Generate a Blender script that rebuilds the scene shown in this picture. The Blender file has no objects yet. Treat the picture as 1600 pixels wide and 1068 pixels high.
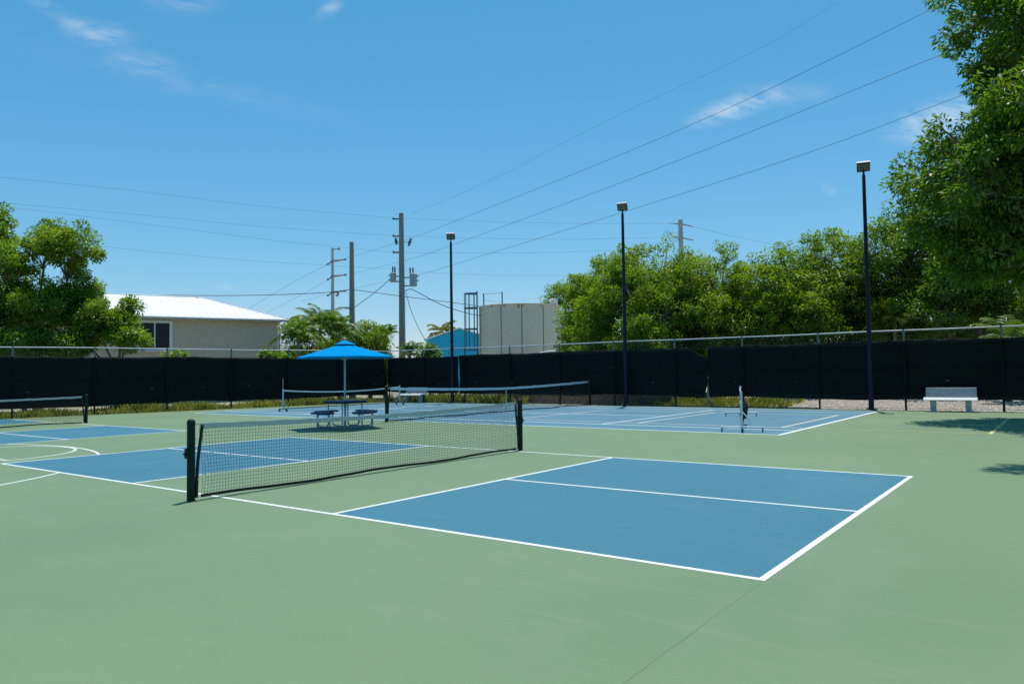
import bpy, math, random
import numpy as np
from mathutils import Vector, Matrix

random.seed(7)
PI = math.pi
S = bpy.context.scene
COL = S.collection

# ------------------------------------------------------------------ camera
FPX, YAW, PITCH, ROLL = 1174.9, 2.20996, 0.0410, -0.01402
CAM = np.array([8.5034, -5.3222, 1.4736])
_f = np.array([math.cos(PITCH)*math.cos(YAW), math.cos(PITCH)*math.sin(YAW), math.sin(PITCH)])
_r = np.array([math.sin(YAW), -math.cos(YAW), 0.0])
_u = np.cross(_r, _f)
_R = math.cos(ROLL)*_r + math.sin(ROLL)*_u
_U = -math.sin(ROLL)*_r + math.cos(ROLL)*_u
cam_data = bpy.data.cameras.new('camera')
cam_data.sensor_width = 36.0
cam_data.lens = FPX*36.0/1600.0
cam_data.clip_start = 0.05
cam_data.clip_end = 3000.0
cam = bpy.data.objects.new('camera', cam_data)
COL.objects.link(cam)
cam.matrix_world = Matrix(((_R[0], _U[0], -_f[0], CAM[0]), (_R[1], _U[1], -_f[1], CAM[1]),
                           (_R[2], _U[2], -_f[2], CAM[2]), (0, 0, 0, 1)))
S.camera = cam

def ray(x, y):
    return _R*((x-800)/FPX) - _U*((y-534)/FPX) + _f
def at(x, y, depth):
    """surveyed point: direction read in the photograph (1600 px wide) at a known distance"""
    return CAM + ray(x, y)*depth

# ------------------------------------------------------------------ world, sun, exposure
SUN = Vector((-0.10, 0.25, 1.0)).normalized()
world = bpy.data.worlds.new('World'); S.world = world; world.use_nodes = True
wn = world.node_tree.nodes; wl = world.node_tree.links; wn.clear()
SKY_STRENGTH = 0.122
sky = wn.new('ShaderNodeTexSky'); sky.sky_type = 'NISHITA'; sky.sun_disc = False
sky.sun_elevation = math.asin(SUN.z); sky.sun_rotation = math.atan2(SUN.x, SUN.y)
sky.altitude = 0; sky.air_density = 1.0; sky.dust_density = 0.1; sky.ozone_density = 2.5
geo = wn.new('ShaderNodeTexCoord')

def wmath(op, a, b=None, c=None, clamp=False):
    n = wn.new('ShaderNodeMath'); n.operation = op; n.use_clamp = clamp
    for i, v in enumerate((a, b, c)):
        if v is None: continue
        if isinstance(v, (int, float)): n.inputs[i].default_value = v
        else: wl.new(v, n.inputs[i])
    return n.outputs[0]
def wdot(vec, d):
    n = wn.new('ShaderNodeVectorMath'); n.operation = 'DOT_PRODUCT'
    wl.new(vec, n.inputs[0]); n.inputs[1].default_value = d
    return n.outputs['Value']
dirv = geo.outputs['Generated']
# even colour grade of the whole sky (the camera's deeper blue): one power curve per channel
_sep = wn.new('ShaderNodeSeparateColor'); wl.new(sky.outputs[0], _sep.inputs[0])
_com = wn.new('ShaderNodeCombineColor')
for _k, (_p, _m) in enumerate(((1.335, 0.0457), (0.70, 0.1755), (0.5475, 0.284))):
    wl.new(wmath('MULTIPLY', wmath('POWER', _sep.outputs[_k], _p), _m/SKY_STRENGTH), _com.inputs[_k])

_cf = _f/np.linalg.norm(_f)
_w0 = wmath('MAXIMUM', wdot(dirv, tuple(_cf)), 0.05)
_cmb = wn.new('ShaderNodeCombineXYZ')
_ang = 0.16
_d1 = _R*math.cos(_ang)-_U*math.sin(_ang); _d2 = _R*math.sin(_ang)+_U*math.cos(_ang)
wl.new(wmath('MULTIPLY', wmath('DIVIDE', wdot(dirv, tuple(_d1)), _w0), 17.0), _cmb.inputs[0])
wl.new(wmath('MULTIPLY', wmath('DIVIDE', wdot(dirv, tuple(_d2)), _w0), 48.0), _cmb.inputs[1])
_cmb.inputs[2].default_value = 3.7
_nz = wn.new('ShaderNodeTexNoise'); _nz.inputs['Scale'].default_value = 1.0; _nz.inputs['Detail'].default_value = 6
_nz.inputs['Roughness'].default_value = 0.62; _nz.inputs['Distortion'].default_value = 0.9
wl.new(_cmb.outputs[0], _nz.inputs['Vector'])
cirrus = wmath('DIVIDE', wmath('SUBTRACT', _nz.outputs['Fac'], 0.34), 0.36, clamp=True)

def wisp(px, py, ang, la, lb, amount):
    """soft patch of cirrus round a sky direction, stretched along its own drift"""
    c = ray(px, py); c = c/np.linalg.norm(c)
    e1 = _R*math.cos(ang) - _U*math.sin(ang); e1 = e1 - c*np.dot(e1, c); e1 /= np.linalg.norm(e1)
    e2 = np.cross(c, e1)
    w = wmath('MAXIMUM', wdot(dirv, tuple(c)), 0.05)
    a = wmath('DIVIDE', wdot(dirv, tuple(e1/la)), w)
    b = wmath('DIVIDE', wdot(dirv, tuple(e2/lb)), w)
    q = wmath('MULTIPLY_ADD', a, a, wmath('MULTIPLY', b, b))
    mask = wmath('SUBTRACT', 1.0, q, clamp=True)
    return wmath('MULTIPLY', wmath('MULTIPLY', mask, mask), amount)

wisps = [wisp(95, 25, 0.55, 0.10, 0.012, 0.50), wisp(158, 55, 0.10, 0.050, 0.020, 0.75), wisp(228, 97, 0.12, 0.05, 0.018, 0.42),
         wisp(290, 0, 0.0, 0.06, 0.022, 0.55), wisp(513, 16, -0.62, 0.028, 0.011, 0.75), wisp(1145, 170, -0.30, 0.075, 0.020, 1.3),
         wisp(1225, 148, 0.02, 0.08, 0.020, 0.45), wisp(1485, 186, -0.18, 0.085, 0.032, 1.6), wisp(310, 135, 0.22, 0.24, 0.022, 0.20),
         wisp(1297, 297, 0.6, 0.016, 0.008, 0.6), wisp(350, 449, 0.0, 0.014, 0.007, 0.5)]
cl = wisps[0]
for w_ in wisps[1:]:
    cl = wmath('ADD', cl, w_)
cl = wmath('MULTIPLY', wmath('MULTIPLY', cl, cirrus), 0.55, clamp=True)
mixc = wn.new('ShaderNodeMix'); mixc.data_type = 'RGBA'
wl.new(cl, mixc.inputs['Factor']); wl.new(_com.outputs[0], mixc.inputs['A'])
mixc.inputs['B'].default_value = (5.6, 6.5, 7.3, 1)
bg = wn.new('ShaderNodeBackground'); bg.inputs['Strength'].default_value = SKY_STRENGTH
wo = wn.new('ShaderNodeOutputWorld')
wl.new(mixc.outputs['Result'], bg.inputs['Color']); wl.new(bg.outputs[0], wo.inputs['Surface'])

sd = bpy.data.lights.new('sun', 'SUN'); sd.energy = 4.6; sd.angle = math.radians(0.5); sd.color = (1.0, 0.955, 0.88)
sun = bpy.data.objects.new('sun', sd); COL.objects.link(sun)
sun.rotation_euler = SUN.to_track_quat('Z', 'Y').to_euler()

S.view_settings.view_transform = 'Standard'
S.view_settings.look = 'None'
S.view_settings.gamma = 1.0
S.view_settings.use_curve_mapping = False
S.view_settings.exposure = 0.0
S.cycles.use_denoising = False      # keeps the grain of leaves, netting and court paint
S.cycles.adaptive_threshold = 0.0035
S.cycles.sample_clamp_indirect = 4.0
S.cycles.max_bounces = 6
S.cycles.diffuse_bounces = 3
S.cycles.transparent_max_bounces = 8

# ------------------------------------------------------------------ materials
def mat(name, col, rough=0.6, var=0.12, scale=6.0, metal=0.0, bump=0.0, bscale=60.0, spec=0.4, col2=None, detail=5, stretch=None):
    m = bpy.data.materials.new(name); m.use_nodes = True
    nt = m.node_tree; b = nt.nodes['Principled BSDF']
    b.inputs['Roughness'].default_value = rough; b.inputs['Metallic'].default_value = metal
    b.inputs['Specular IOR Level'].default_value = spec
    tc = nt.nodes.new('ShaderNodeTexCoord'); vec = tc.outputs['Object']
    if stretch:
        mp = nt.nodes.new('ShaderNodeMapping'); mp.inputs['Scale'].default_value = stretch
        nt.links.new(vec, mp.inputs['Vector']); vec = mp.outputs[0]
    n = nt.nodes.new('ShaderNodeTexNoise'); n.inputs['Scale'].default_value = scale; n.inputs['Detail'].default_value = detail
    n.inputs['Roughness'].default_value = 0.6
    nt.links.new(vec, n.inputs['Vector'])
    rmp = nt.nodes.new('ShaderNodeMapRange'); rmp.inputs['From Min'].default_value = 0.3; rmp.inputs['From Max'].default_value = 0.7
    nt.links.new(n.outputs['Fac'], rmp.inputs['Value'])
    mx = nt.nodes.new('ShaderNodeMix'); mx.data_type = 'RGBA'
    nt.links.new(rmp.outputs[0], mx.inputs['Factor'])
    c2 = col2 if col2 else tuple(min(1, c*(1+var)) for c in col)
    c1 = col if col2 else tuple(c*(1-var) for c in col)
    mx.inputs['A'].default_value = (*c1, 1); mx.inputs['B'].default_value = (*c2, 1)
    nt.links.new(mx.outputs['Result'], b.inputs['Base Color'])
    if bump:
        n2 = nt.nodes.new('ShaderNodeTexNoise'); n2.inputs['Scale'].default_value = bscale; n2.inputs['Detail'].default_value = 4
        nt.links.new(tc.outputs['Object'], n2.inputs['Vector'])
        bp = nt.nodes.new('ShaderNodeBump'); bp.inputs['Strength'].default_value = bump; bp.inputs['Distance'].default_value = 0.01
        nt.links.new(n2.outputs['Fac'], bp.inputs['Height']); nt.links.new(bp.outputs[0], b.inputs['Normal'])
    return m

def court_mat(name, base, dark, pale, line=False):
    """acrylic court paint: broad fading, drifting water stains, streaks of wear and fine sandy grain"""
    m = bpy.data.materials.new(name); m.use_nodes = True
    nt = m.node_tree; L = nt.links; b = nt.nodes['Principled BSDF']
    b.inputs['Roughness'].default_value = 0.68; b.inputs['Specular IOR Level'].default_value = 0.35
    tc = nt.nodes.new('ShaderNodeTexCoord')
    def noise(scale, det, dist=0.0, st=None, rough=0.55):
        v = tc.outputs['Object']
        if st:
            mp = nt.nodes.new('ShaderNodeMapping'); mp.inputs['Scale'].default_value = st[:3]; mp.inputs['Rotation'].default_value = (0, 0, st[3])
            L.new(v, mp.inputs['Vector']); v = mp.outputs[0]
        n = nt.nodes.new('ShaderNodeTexNoise'); n.inputs['Scale'].default_value = scale; n.inputs['Detail'].default_value = det
        n.inputs['Distortion'].default_value = dist; n.inputs['Roughness'].default_value = rough
        L.new(v, n.inputs['Vector']); return n.outputs['Fac']
    def rng(v, a, b2, c=0.0, d=1.0):
        r = nt.nodes.new('ShaderNodeMapRange'); r.inputs['From Min'].default_value = a; r.inputs['From Max'].default_value = b2
        r.inputs['To Min'].default_value = c; r.inputs['To Max'].default_value = d
        L.new(v, r.inputs['Value']); return r.outputs[0]
    def mix(f, a, c, mode='MIX'):
        x = nt.nodes.new('ShaderNodeMix'); x.data_type = 'RGBA'; x.blend_type = mode
        if isinstance(f, float): x.inputs['Factor'].default_value = f
        else: L.new(f, x.inputs['Factor'])
        for k, v in (('A', a), ('B', c)):
            if isinstance(v, tuple): x.inputs[k].default_value = (*v, 1)
            else: L.new(v, x.inputs[k])
        return x.outputs['Result']
    c = mix(rng(noise(0.22, 4, 0.4), 0.35, 0.68), base, dark)
    c = mix(rng(noise(0.55, 6, 1.6, (1.0, 0.45, 1, 0.7)), 0.50, 0.75, 0.0, 0.38), c, pale)
    c = mix(rng(noise(1.1, 7, 2.2, (0.35, 1.6, 1, 0.35)), 0.54, 0.76, 0.0, 0.38), c, pale)
    c = mix(rng(noise(2.4, 6, 0.8, (0.5, 2.2, 1, -0.5)), 0.56, 0.73, 0.0, 0.55), c, dark)
    c = mix(rng(noise(55, 4, 0.0, None, 0.75), 0.35, 0.68, 0.0, 0.55), c, dark)
    c = mix(rng(noise(5.0, 5, 0.6, (0.16, 2.6, 1, 0.9)), 0.66, 0.76, 0.0, 0.22), c, pale)
    c = mix(rng(noise(4.0, 5, 0.8, (0.14, 2.4, 1, -0.35)), 0.67, 0.77, 0.0, 0.22), c, pale)
    c = mix(rng(noise(24, 7, 0.3, None, 0.8), 0.50, 0.72, 0.0, 0.35), c, pale)
    c = mix(rng(noise(130, 2, 0.0, None, 0.8), 0.45, 0.75, 0.0, 0.55), c, dark)
    c = mix(rng(noise(9.0, 6, 0.5, None, 0.7), 0.60, 0.74, 0.0, 0.35), c, dark)
    sp = noise(38, 1, 0.0)
    c = mix(rng(sp, 0.775, 0.81, 0.0, 0.30), c, (0.5, 0.53, 0.47))
    L.new(c, b.inputs['Base Color'])
    g = noise(160, 4, 0.0, None, 0.7)
    bp = nt.nodes.new('ShaderNodeBump'); bp.inputs['Strength'].default_value = 0.25; bp.inputs['Distance'].default_value = 0.004
    L.new(g, bp.inputs['Height']); L.new(bp.outputs[0], b.inputs['Normal'])
    return m

def leaf_mat(name, c1, c2, c3, trans=0.38, gloss=0.10):
    m = bpy.data.materials.new(name); m.use_nodes = True
    nt = m.node_tree; L = nt.links; nt.nodes.clear()
    out = nt.nodes.new('ShaderNodeOutputMaterial')
    g = nt.nodes.new('ShaderNodeNewGeometry'); tc = nt.nodes.new('ShaderNodeTexCoord')
    ramp = nt.nodes.new('ShaderNodeValToRGB'); e = ramp.color_ramp.elements
    e[0].color = (*c1, 1); e[1].color = (*c3, 1); mid = ramp.color_ramp.elements.new(0.55); mid.color = (*c2, 1)
    n = nt.nodes.new('ShaderNodeTexNoise'); n.inputs['Scale'].default_value = 0.7; n.inputs['Detail'].default_value = 3
    L.new(tc.outputs['Object'], n.inputs['Vector'])
    a = nt.nodes.new('ShaderNodeMath'); a.operation = 'MULTIPLY_ADD'; a.inputs[1].default_value = 0.55
    L.new(g.outputs['Random Per Island'], a.inputs[0])
    s = nt.nodes.new('ShaderNodeMath'); s.operation = 'MULTIPLY_ADD'; s.inputs[1].default_value = 1.3; s.inputs[2].default_value = -0.42
    L.new(n.outputs['Fac'], s.inputs[0]); L.new(s.outputs[0], a.inputs[2]); L.new(a.outputs[0], ramp.inputs[0])
    d = nt.nodes.new('ShaderNodeBsdfDiffuse'); t = nt.nodes.new('ShaderNodeBsdfTranslucent'); gl = nt.nodes.new('ShaderNodeBsdfGlossy')
    gl.inputs['Roughness'].default_value = 0.38
    L.new(ramp.outputs[0], d.inputs[0])
    tm = nt.nodes.new('ShaderNodeMix'); tm.data_type = 'RGBA'; tm.blend_type = 'MULTIPLY'; tm.inputs['Factor'].default_value = 1.0
    L.new(ramp.outputs[0], tm.inputs['A']); tm.inputs['B'].default_value = (1.7, 1.75, 0.6, 1); L.new(tm.outputs['Result'], t.inputs[0])
    m1 = nt.nodes.new('ShaderNodeMixShader'); m1.inputs[0].default_value = trans
    L.new(d.outputs[0], m1.inputs[1]); L.new(t.outputs[0], m1.inputs[2])
    m2 = nt.nodes.new('ShaderNodeMixShader'); m2.inputs[0].default_value = gloss
    L.new(m1.outputs[0], m2.inputs[1]); L.new(gl.outputs[0], m2.inputs[2]); L.new(m2.outputs[0], out.inputs[0])
    return m

def glass_mat(name, col):
    m = mat(name, col, 0.06, 0.1, 2.0, spec=0.8)
    return m

M = dict(
    green=court_mat('court_green_paint', (0.162, 0.244, 0.129), (0.126, 0.205, 0.108), (0.216, 0.284, 0.176)),
    blue=court_mat('court_blue_paint', (0.036, 0.170, 0.234), (0.026, 0.146, 0.210), (0.098, 0.226, 0.284)),
    paleblue=court_mat('court_faded_blue_paint', (0.078, 0.196, 0.262), (0.060, 0.172, 0.238), (0.150, 0.258, 0.305)),
    white_line=mat('white_line_paint', (0.60, 0.64, 0.60), 0.65, 0.08, 16, bump=0.15, bscale=150, col2=(0.84, 0.84, 0.82), detail=8),
    old_line=mat('worn_white_line_paint', (0.66, 0.72, 0.70), 0.7, 0.16, 7),
    tan_line=mat('tan_line_paint', (0.62, 0.57, 0.46), 0.7, 0.15, 7),
    yellow_line=mat('ochre_line_paint', (0.52, 0.47, 0.18), 0.7, 0.2, 5),
    crack=mat('court_joint', (0.116, 0.188, 0.106), 0.8, 0.3, 0.9, col2=(0.156, 0.236, 0.128)),
    ground=mat('dry_sandy_soil', (0.40, 0.36, 0.28), 0.95, 0.3, 0.6, bump=0.4, bscale=20, col2=(0.27, 0.26, 0.15)),
    gravel=mat('gravel_ground', (0.37, 0.33, 0.28), 0.95, 0.3, 14, bump=0.6, bscale=40),
    stone=mat('gravel_stone', (0.50, 0.45, 0.39), 0.9, 0.3, 9),
    netpost=mat('dark_green_enamel', (0.004, 0.020, 0.015), 0.5, 0.2, 12, spec=0.18),
    cord=mat('black_net_cord', (0.012, 0.014, 0.014), 0.8, 0.2, 30),
    band=mat('white_vinyl_tape', (0.44, 0.47, 0.44), 0.5, 0.10, 9, bump=0.2, bscale=40),
    blackband=mat('black_vinyl_tape', (0.008, 0.008, 0.009), 0.5, 0.2, 12),
    rivet=mat('zinc_rivet', (0.55, 0.55, 0.55), 0.4, 0.1, 9, metal=0.7),
    screen=mat('black_windscreen_fabric', (0.0055, 0.0110, 0.0112), 0.8, 0.35, 0.8, bump=0.5, bscale=5, spec=0.12),
    vent=mat('vent_flap_fabric', (0.07, 0.09, 0.09), 0.8, 0.3, 12, spec=0.2),
    galv=mat('galvanised_steel', (0.50, 0.53, 0.54), 0.45, 0.12, 6, metal=0.35),
    wire=mat('chain_link_wire', (0.16, 0.18, 0.18), 0.5, 0.2, 9, metal=0.4),
    blackpost=mat('black_coated_post', (0.005, 0.007, 0.007), 0.6, 0.2, 9, spec=0.15),
    greypost=mat('weathered_fence_post', (0.13, 0.17, 0.17), 0.5, 0.2, 6, metal=0.2),
    navy=mat('navy_painted_pole', (0.004, 0.011, 0.026), 0.5, 0.2, 3, spec=0.25),
    lamp_body=mat('bronze_lamp_housing', (0.05, 0.05, 0.05), 0.4, 0.15, 8),
    lamp_cap=mat('lamp_top_fins', (0.28, 0.29, 0.30), 0.45, 0.1, 8),
    led=mat('led_lens', (0.17, 0.18, 0.12), 0.3, 0.15, 40),
    steel=mat('grey_frame_steel', (0.30, 0.38, 0.40), 0.4, 0.12, 8, metal=0.25),
    tableblue=mat('blue_coated_top', (0.004, 0.020, 0.095), 0.4, 0.18, 14, bump=0.2, bscale=90),
    canopy=mat('blue_canvas', (0.001, 0.250, 0.56), 0.9, 0.06, 5, bump=0.15, bscale=120, spec=0.02),
    benchblue=mat('bench_slat_paint', (0.31, 0.39, 0.43), 0.5, 0.10, 8),
    benchwhite=mat('bench_seat_paint', (0.78, 0.79, 0.78), 0.5, 0.06, 8),
    portwhite=mat('white_frame_tube', (0.55, 0.62, 0.68), 0.4, 0.08, 8),
    portdark=mat('dark_frame_tube', (0.06, 0.09, 0.11), 0.4, 0.15, 8),
    rubber=mat('black_caster_rubber', (0.012, 0.012, 0.014), 0.6, 0.2, 20),
    pole=mat('grey_concrete_pole', (0.26, 0.25, 0.23), 0.85, 0.16, 2.0, bump=0.2, bscale=25, stretch=(4, 4, 0.5)),
    polepale=mat('pale_concrete_pole', (0.38, 0.40, 0.41), 0.85, 0.12, 2.0),
    arm=mat('steel_crossarm', (0.20, 0.22, 0.23), 0.6, 0.15, 5),
    insul=mat('grey_insulator', (0.07, 0.08, 0.09), 0.4, 0.15, 9),
    transf=mat('transformer_paint', (0.36, 0.41, 0.44), 0.45, 0.1, 5),
    line=mat('aluminium_conductor', (0.030, 0.045, 0.060), 0.6, 0.1, 3),
    cable=mat('black_service_cable', (0.020, 0.028, 0.035), 0.6, 0.1, 3),
    stucco=mat('beige_stucco', (0.56, 0.48, 0.385), 0.92, 0.06, 5, bump=0.05, bscale=40),
    roofwhite=mat('white_metal_roof', (0.80, 0.81, 0.82), 0.4, 0.04, 1.5),
    gutter=mat('gutter_paint', (0.42, 0.45, 0.44), 0.5, 0.08, 3),
    frame=mat('white_window_frame', (0.72, 0.76, 0.78), 0.45, 0.05, 6),
    glass=mat('dark_window_glass', (0.008, 0.013, 0.026), 0.12, 0.1, 2.0, spec=0.18),
    tank=mat('tan_tank_paint', (0.68, 0.60, 0.47), 0.75, 0.10, 0.8, col2=(0.60, 0.545, 0.45), bump=0.1, bscale=3, stretch=(1.5, 1.5, 0.4)),
    rust=mat('rusty_seam', (0.13, 0.095, 0.07), 0.85, 0.4, 2.5),
    ruststain=mat('rust_stain', (0.25, 0.12, 0.06), 0.85, 0.3, 4),
    ladder=mat('blue_grey_ladder_steel', (0.07, 0.14, 0.19), 0.5, 0.15, 6),
    bluewall=mat('sky_blue_siding', (0.010, 0.46, 0.72), 0.6, 0.07, 1.5),
    concrete=mat('grey_block_wall', (0.23, 0.20, 0.17), 0.9, 0.25, 2.5, bump=0.3, bscale=30),
    shedwall=mat('pump_shed_wall', (0.45, 0.42, 0.37), 0.9, 0.1, 3),
    shedroof=mat('white_flat_roof', (0.60, 0.62, 0.62), 0.6, 0.1, 2),
    bark=mat('grey_brown_bark', (0.15, 0.12, 0.09), 0.9, 0.3, 5, bump=0.4, bscale=20, stretch=(3, 3, 0.8)),
    palebark=mat('pale_branch_bark', (0.30, 0.27, 0.22), 0.9, 0.25, 5),
    palmtrunk=mat('palm_trunk_bark', (0.24, 0.19, 0.14), 0.9, 0.25, 6),
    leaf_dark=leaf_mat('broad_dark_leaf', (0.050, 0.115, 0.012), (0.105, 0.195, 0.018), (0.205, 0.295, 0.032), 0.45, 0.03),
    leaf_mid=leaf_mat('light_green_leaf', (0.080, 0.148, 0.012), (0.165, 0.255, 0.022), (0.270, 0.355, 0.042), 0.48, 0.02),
    leaf_left=leaf_mat('glossy_green_leaf', (0.066, 0.135, 0.012), (0.145, 0.240, 0.018), (0.250, 0.335, 0.036), 0.48, 0.03),
    leaf_yellow=leaf_mat('yellow_green_leaf', (0.105, 0.150, 0.020), (0.180, 0.205, 0.032), (0.310, 0.290, 0.045), 0.45, 0.02),
    palm_leaf=leaf_mat('palm_leaflet', (0.050, 0.115, 0.016), (0.095, 0.170, 0.022), (0.170, 0.225, 0.036), 0.35, 0.03),
    palm_yellow=leaf_mat('yellowing_palm_leaflet', (0.105, 0.130, 0.020), (0.200, 0.190, 0.035), (0.310, 0.250, 0.060), 0.30, 0.02),
    grass=leaf_mat('dry_weed_blade', (0.085, 0.135, 0.022), (0.205, 0.230, 0.050), (0.380, 0.330, 0.130), 0.30, 0.02),
)

# ------------------------------------------------------------------ helpers
def tag(o, label=None, cat=None, group=None, kind=None):
    if label: o['label'] = label
    if cat: o['category'] = cat
    if group: o['group'] = group
    if kind: o['kind'] = kind
    return o

def empty(name, loc=(0, 0, 0), rz=0.0, label=None, cat=None, group=None):
    o = bpy.data.objects.new(name, None); COL.objects.link(o)
    o.location = [float(v) for v in loc]; o.rotation_euler = (0, 0, rz); o.empty_display_size = 0.2
    return tag(o, label, cat, group)

def copy_tree(o, parent=None):
    c = o.copy(); COL.objects.link(c); c.parent = parent
    for ch in list(o.children):
        copy_tree(ch, c)
    return c

class MB:
    def __init__(s): s.v = []; s.f = []
    def add(s, v, f):
        b = len(s.v); s.v += [tuple(float(c) for c in p) for p in v]; s.f += [tuple(i+b for i in q) for q in f]; return s
    def box(s, c, d, rz=0.0, bev=0.0, mtx=None):
        x, y, z = d[0]/2, d[1]/2, d[2]/2
        if bev <= 0:
            v = [(i*x, j*y, k*z) for k in (-1, 1) for j in (-1, 1) for i in (-1, 1)]
            f = [(0, 2, 3, 1), (4, 5, 7, 6), (0, 1, 5, 4), (2, 6, 7, 3), (0, 4, 6, 2), (1, 3, 7, 5)]
        else:
            b = min(bev, x*0.9, y*0.9, z*0.9); rings = []
            for zz, ins in ((-z, b), (-z+b, 0), (z-b, 0), (z, b)):
                X, Y = x-ins, y-ins
                cb = b*0.7
                rings.append([(X-cb, -Y, zz), (X, -Y+cb, zz), (X, Y-cb, zz), (X-cb, Y, zz), (-X+cb, Y, zz), (-X, Y-cb, zz), (-X, -Y+cb, zz), (-X+cb, -Y, zz)])
            v = [p for r in rings for p in r]; f = []
            for r in range(3):
                for i in range(8):
                    f.append((r*8+i, r*8+(i+1) % 8, (r+1)*8+(i+1) % 8, (r+1)*8+i))
            f.append(tuple(range(7, -1, -1))); f.append(tuple(range(24, 32)))
        if mtx is not None:
            v = [tuple(mtx @ Vector(p)) for p in v]
        elif rz:
            cs, sn = math.cos(rz), math.sin(rz); v = [(p[0]*cs-p[1]*sn, p[0]*sn+p[1]*cs, p[2]) for p in v]
        return s.add([(p[0]+c[0], p[1]+c[1], p[2]+c[2]) for p in v], f)
    def tube(s, pts, r, n=8, caps=True):
        pts = [Vector([float(c) for c in p]) for p in pts]
        rs = r if isinstance(r, (list, tuple)) else [r]*len(pts)
        v = []; f = []; up = None
        for i, p in enumerate(pts):
            t = (pts[min(i+1, len(pts)-1)]-pts[max(i-1, 0)])
            if t.length < 1e-9: t = Vector((0, 0, 1))
            t.normalize()
            if up is None:
                up = Vector((0, 0, 1)) if abs(t.z) < 0.9 else Vector((1, 0, 0))
            a = t.cross(up)
            if a.length < 1e-5: a = t.cross(Vector((0.3, 1, 0.2)))
            a.normalize(); b = a.cross(t).normalized(); up = b
            for k in range(n):
                an = 2*PI*k/n; v.append(p+a*(math.cos(an)*rs[i])+b*(math.sin(an)*rs[i]))
        for i in range(len(pts)-1):
            for k in range(n):
                f.append((i*n+k, i*n+(k+1) % n, (i+1)*n+(k+1) % n, (i+1)*n+k))
        if caps:
            f.append(tuple(range(n-1, -1, -1))); f.append(tuple((len(pts)-1)*n+k for k in range(n)))
        return s.add(v, f)
    def strip(s, pts, w, h, side):
        """rectangular bar swept along pts; w along 'side', h along z (pts are its centre line)"""
        sd_ = Vector(side).normalized(); v = []; f = []
        for p in pts:
            p = Vector([float(c) for c in p])
            for a, b in ((-1, -1), (1, -1), (1, 1), (-1, 1)):
                v.append(p+sd_*(a*w/2)+Vector((0, 0, b*h/2)))
        for i in range(len(pts)-1):
            for k in range(4):
                f.append((i*4+k, i*4+(k+1) % 4, i*4+4+(k+1) % 4, i*4+4+k))
        n = (len(pts)-1)*4
        f.append((3, 2, 1, 0)); f.append((n, n+1, n+2, n+3))
        return s.add(v, f)
    def lathe(s, prof, n=24, c=(0, 0, 0)):
        v = []; f = []
        for r, z in prof:
            for k in range(n):
                a = 2*PI*k/n; v.append((c[0]+r*math.cos(a), c[1]+r*math.sin(a), c[2]+z))
        for i in range(len(prof)-1):
            for k in range(n):
                f.append((i*n+k, i*n+(k+1) % n, (i+1)*n+(k+1) % n, (i+1)*n+k))
        f.append(tuple(range(n-1, -1, -1))); f.append(tuple((len(prof)-1)*n+k for k in range(n)))
        return s.add(v, f)
    def quad(s, *p): return s.add(p, [tuple(range(len(p)))])
    def build(s, name, m, parent=None, smooth=False, kind=None, loc=None):
        me = bpy.data.meshes.new(name); me.from_pydata(s.v, [], s.f); me.materials.append(m)
        if smooth:
            me.polygons.foreach_set('use_smooth', [True]*len(me.polygons))
            try: me.set_sharp_from_angle(angle=math.radians(40))
            except Exception: pass
        me.update()
        o = bpy.data.objects.new(name, me); COL.objects.link(o)
        if parent is not None: o.parent = parent
        if loc is not None: o.location = [float(c) for c in loc]
        if kind: o['kind'] = kind
        return o

def mesh_np(name, V, F, m, parent=None, kind=None):
    """V (n,3), F (m,k) arrays"""
    me = bpy.data.meshes.new(name)
    me.vertices.add(len(V)); me.vertices.foreach_set('co', np.ascontiguousarray(V, dtype=np.float32).ravel())
    k = F.shape[1]
    me.loops.add(F.size); me.loops.foreach_set('vertex_index', np.ascontiguousarray(F, dtype=np.int32).ravel())
    me.polygons.add(len(F)); me.polygons.foreach_set('loop_start', np.arange(0, F.size, k, dtype=np.int32))
    me.polygons.foreach_set('loop_total', np.full(len(F), k, dtype=np.int32))
    me.materials.append(m); me.update(calc_edges=True)
    o = bpy.data.objects.new(name, me); COL.objects.link(o)
    if parent is not None: o.parent = parent
    if kind: o['kind'] = kind
    return o

def unit(a): return a/np.maximum(np.linalg.norm(a, axis=-1, keepdims=True), 1e-9)

# ------------------------------------------------------------------ ground and court
FENCE_Y = 23.75
CORNER = (-21.75, FENCE_Y)
LEFT_END = (-26.4, -4.0)
def left_fence_x(y):
    t = (y-CORNER[1])/(LEFT_END[1]-CORNER[1]); return CORNER[0]+t*(LEFT_END[0]-CORNER[0])

g = MB().quad((-900, -900, -0.06), (900, -900, -0.06), (900, 900, -0.06), (-900, 900, -0.06)).build('ground', M['ground'], kind='structure')

# the acrylic court slab: a sheet with a real edge, stopping just short of the fences
edge = [(18, -22), (18, 23.52), (CORNER[0]+0.75, 23.52)]
ys = [23.52, 16, 8, 0, -8, -22]
edge += [(left_fence_x(y)+0.75, y) for y in ys[1:]]
cb = MB(); n = len(edge)
cb.add([(x, y, 0) for x, y in edge]+[(x, y, -0.09) for x, y in edge], [tuple(range(n))]+[(i, i+n, (i+1) % n+n, (i+1) % n) for i in range(n)])
court = cb.build('court_surface', M['green'], kind='structure')

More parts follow.
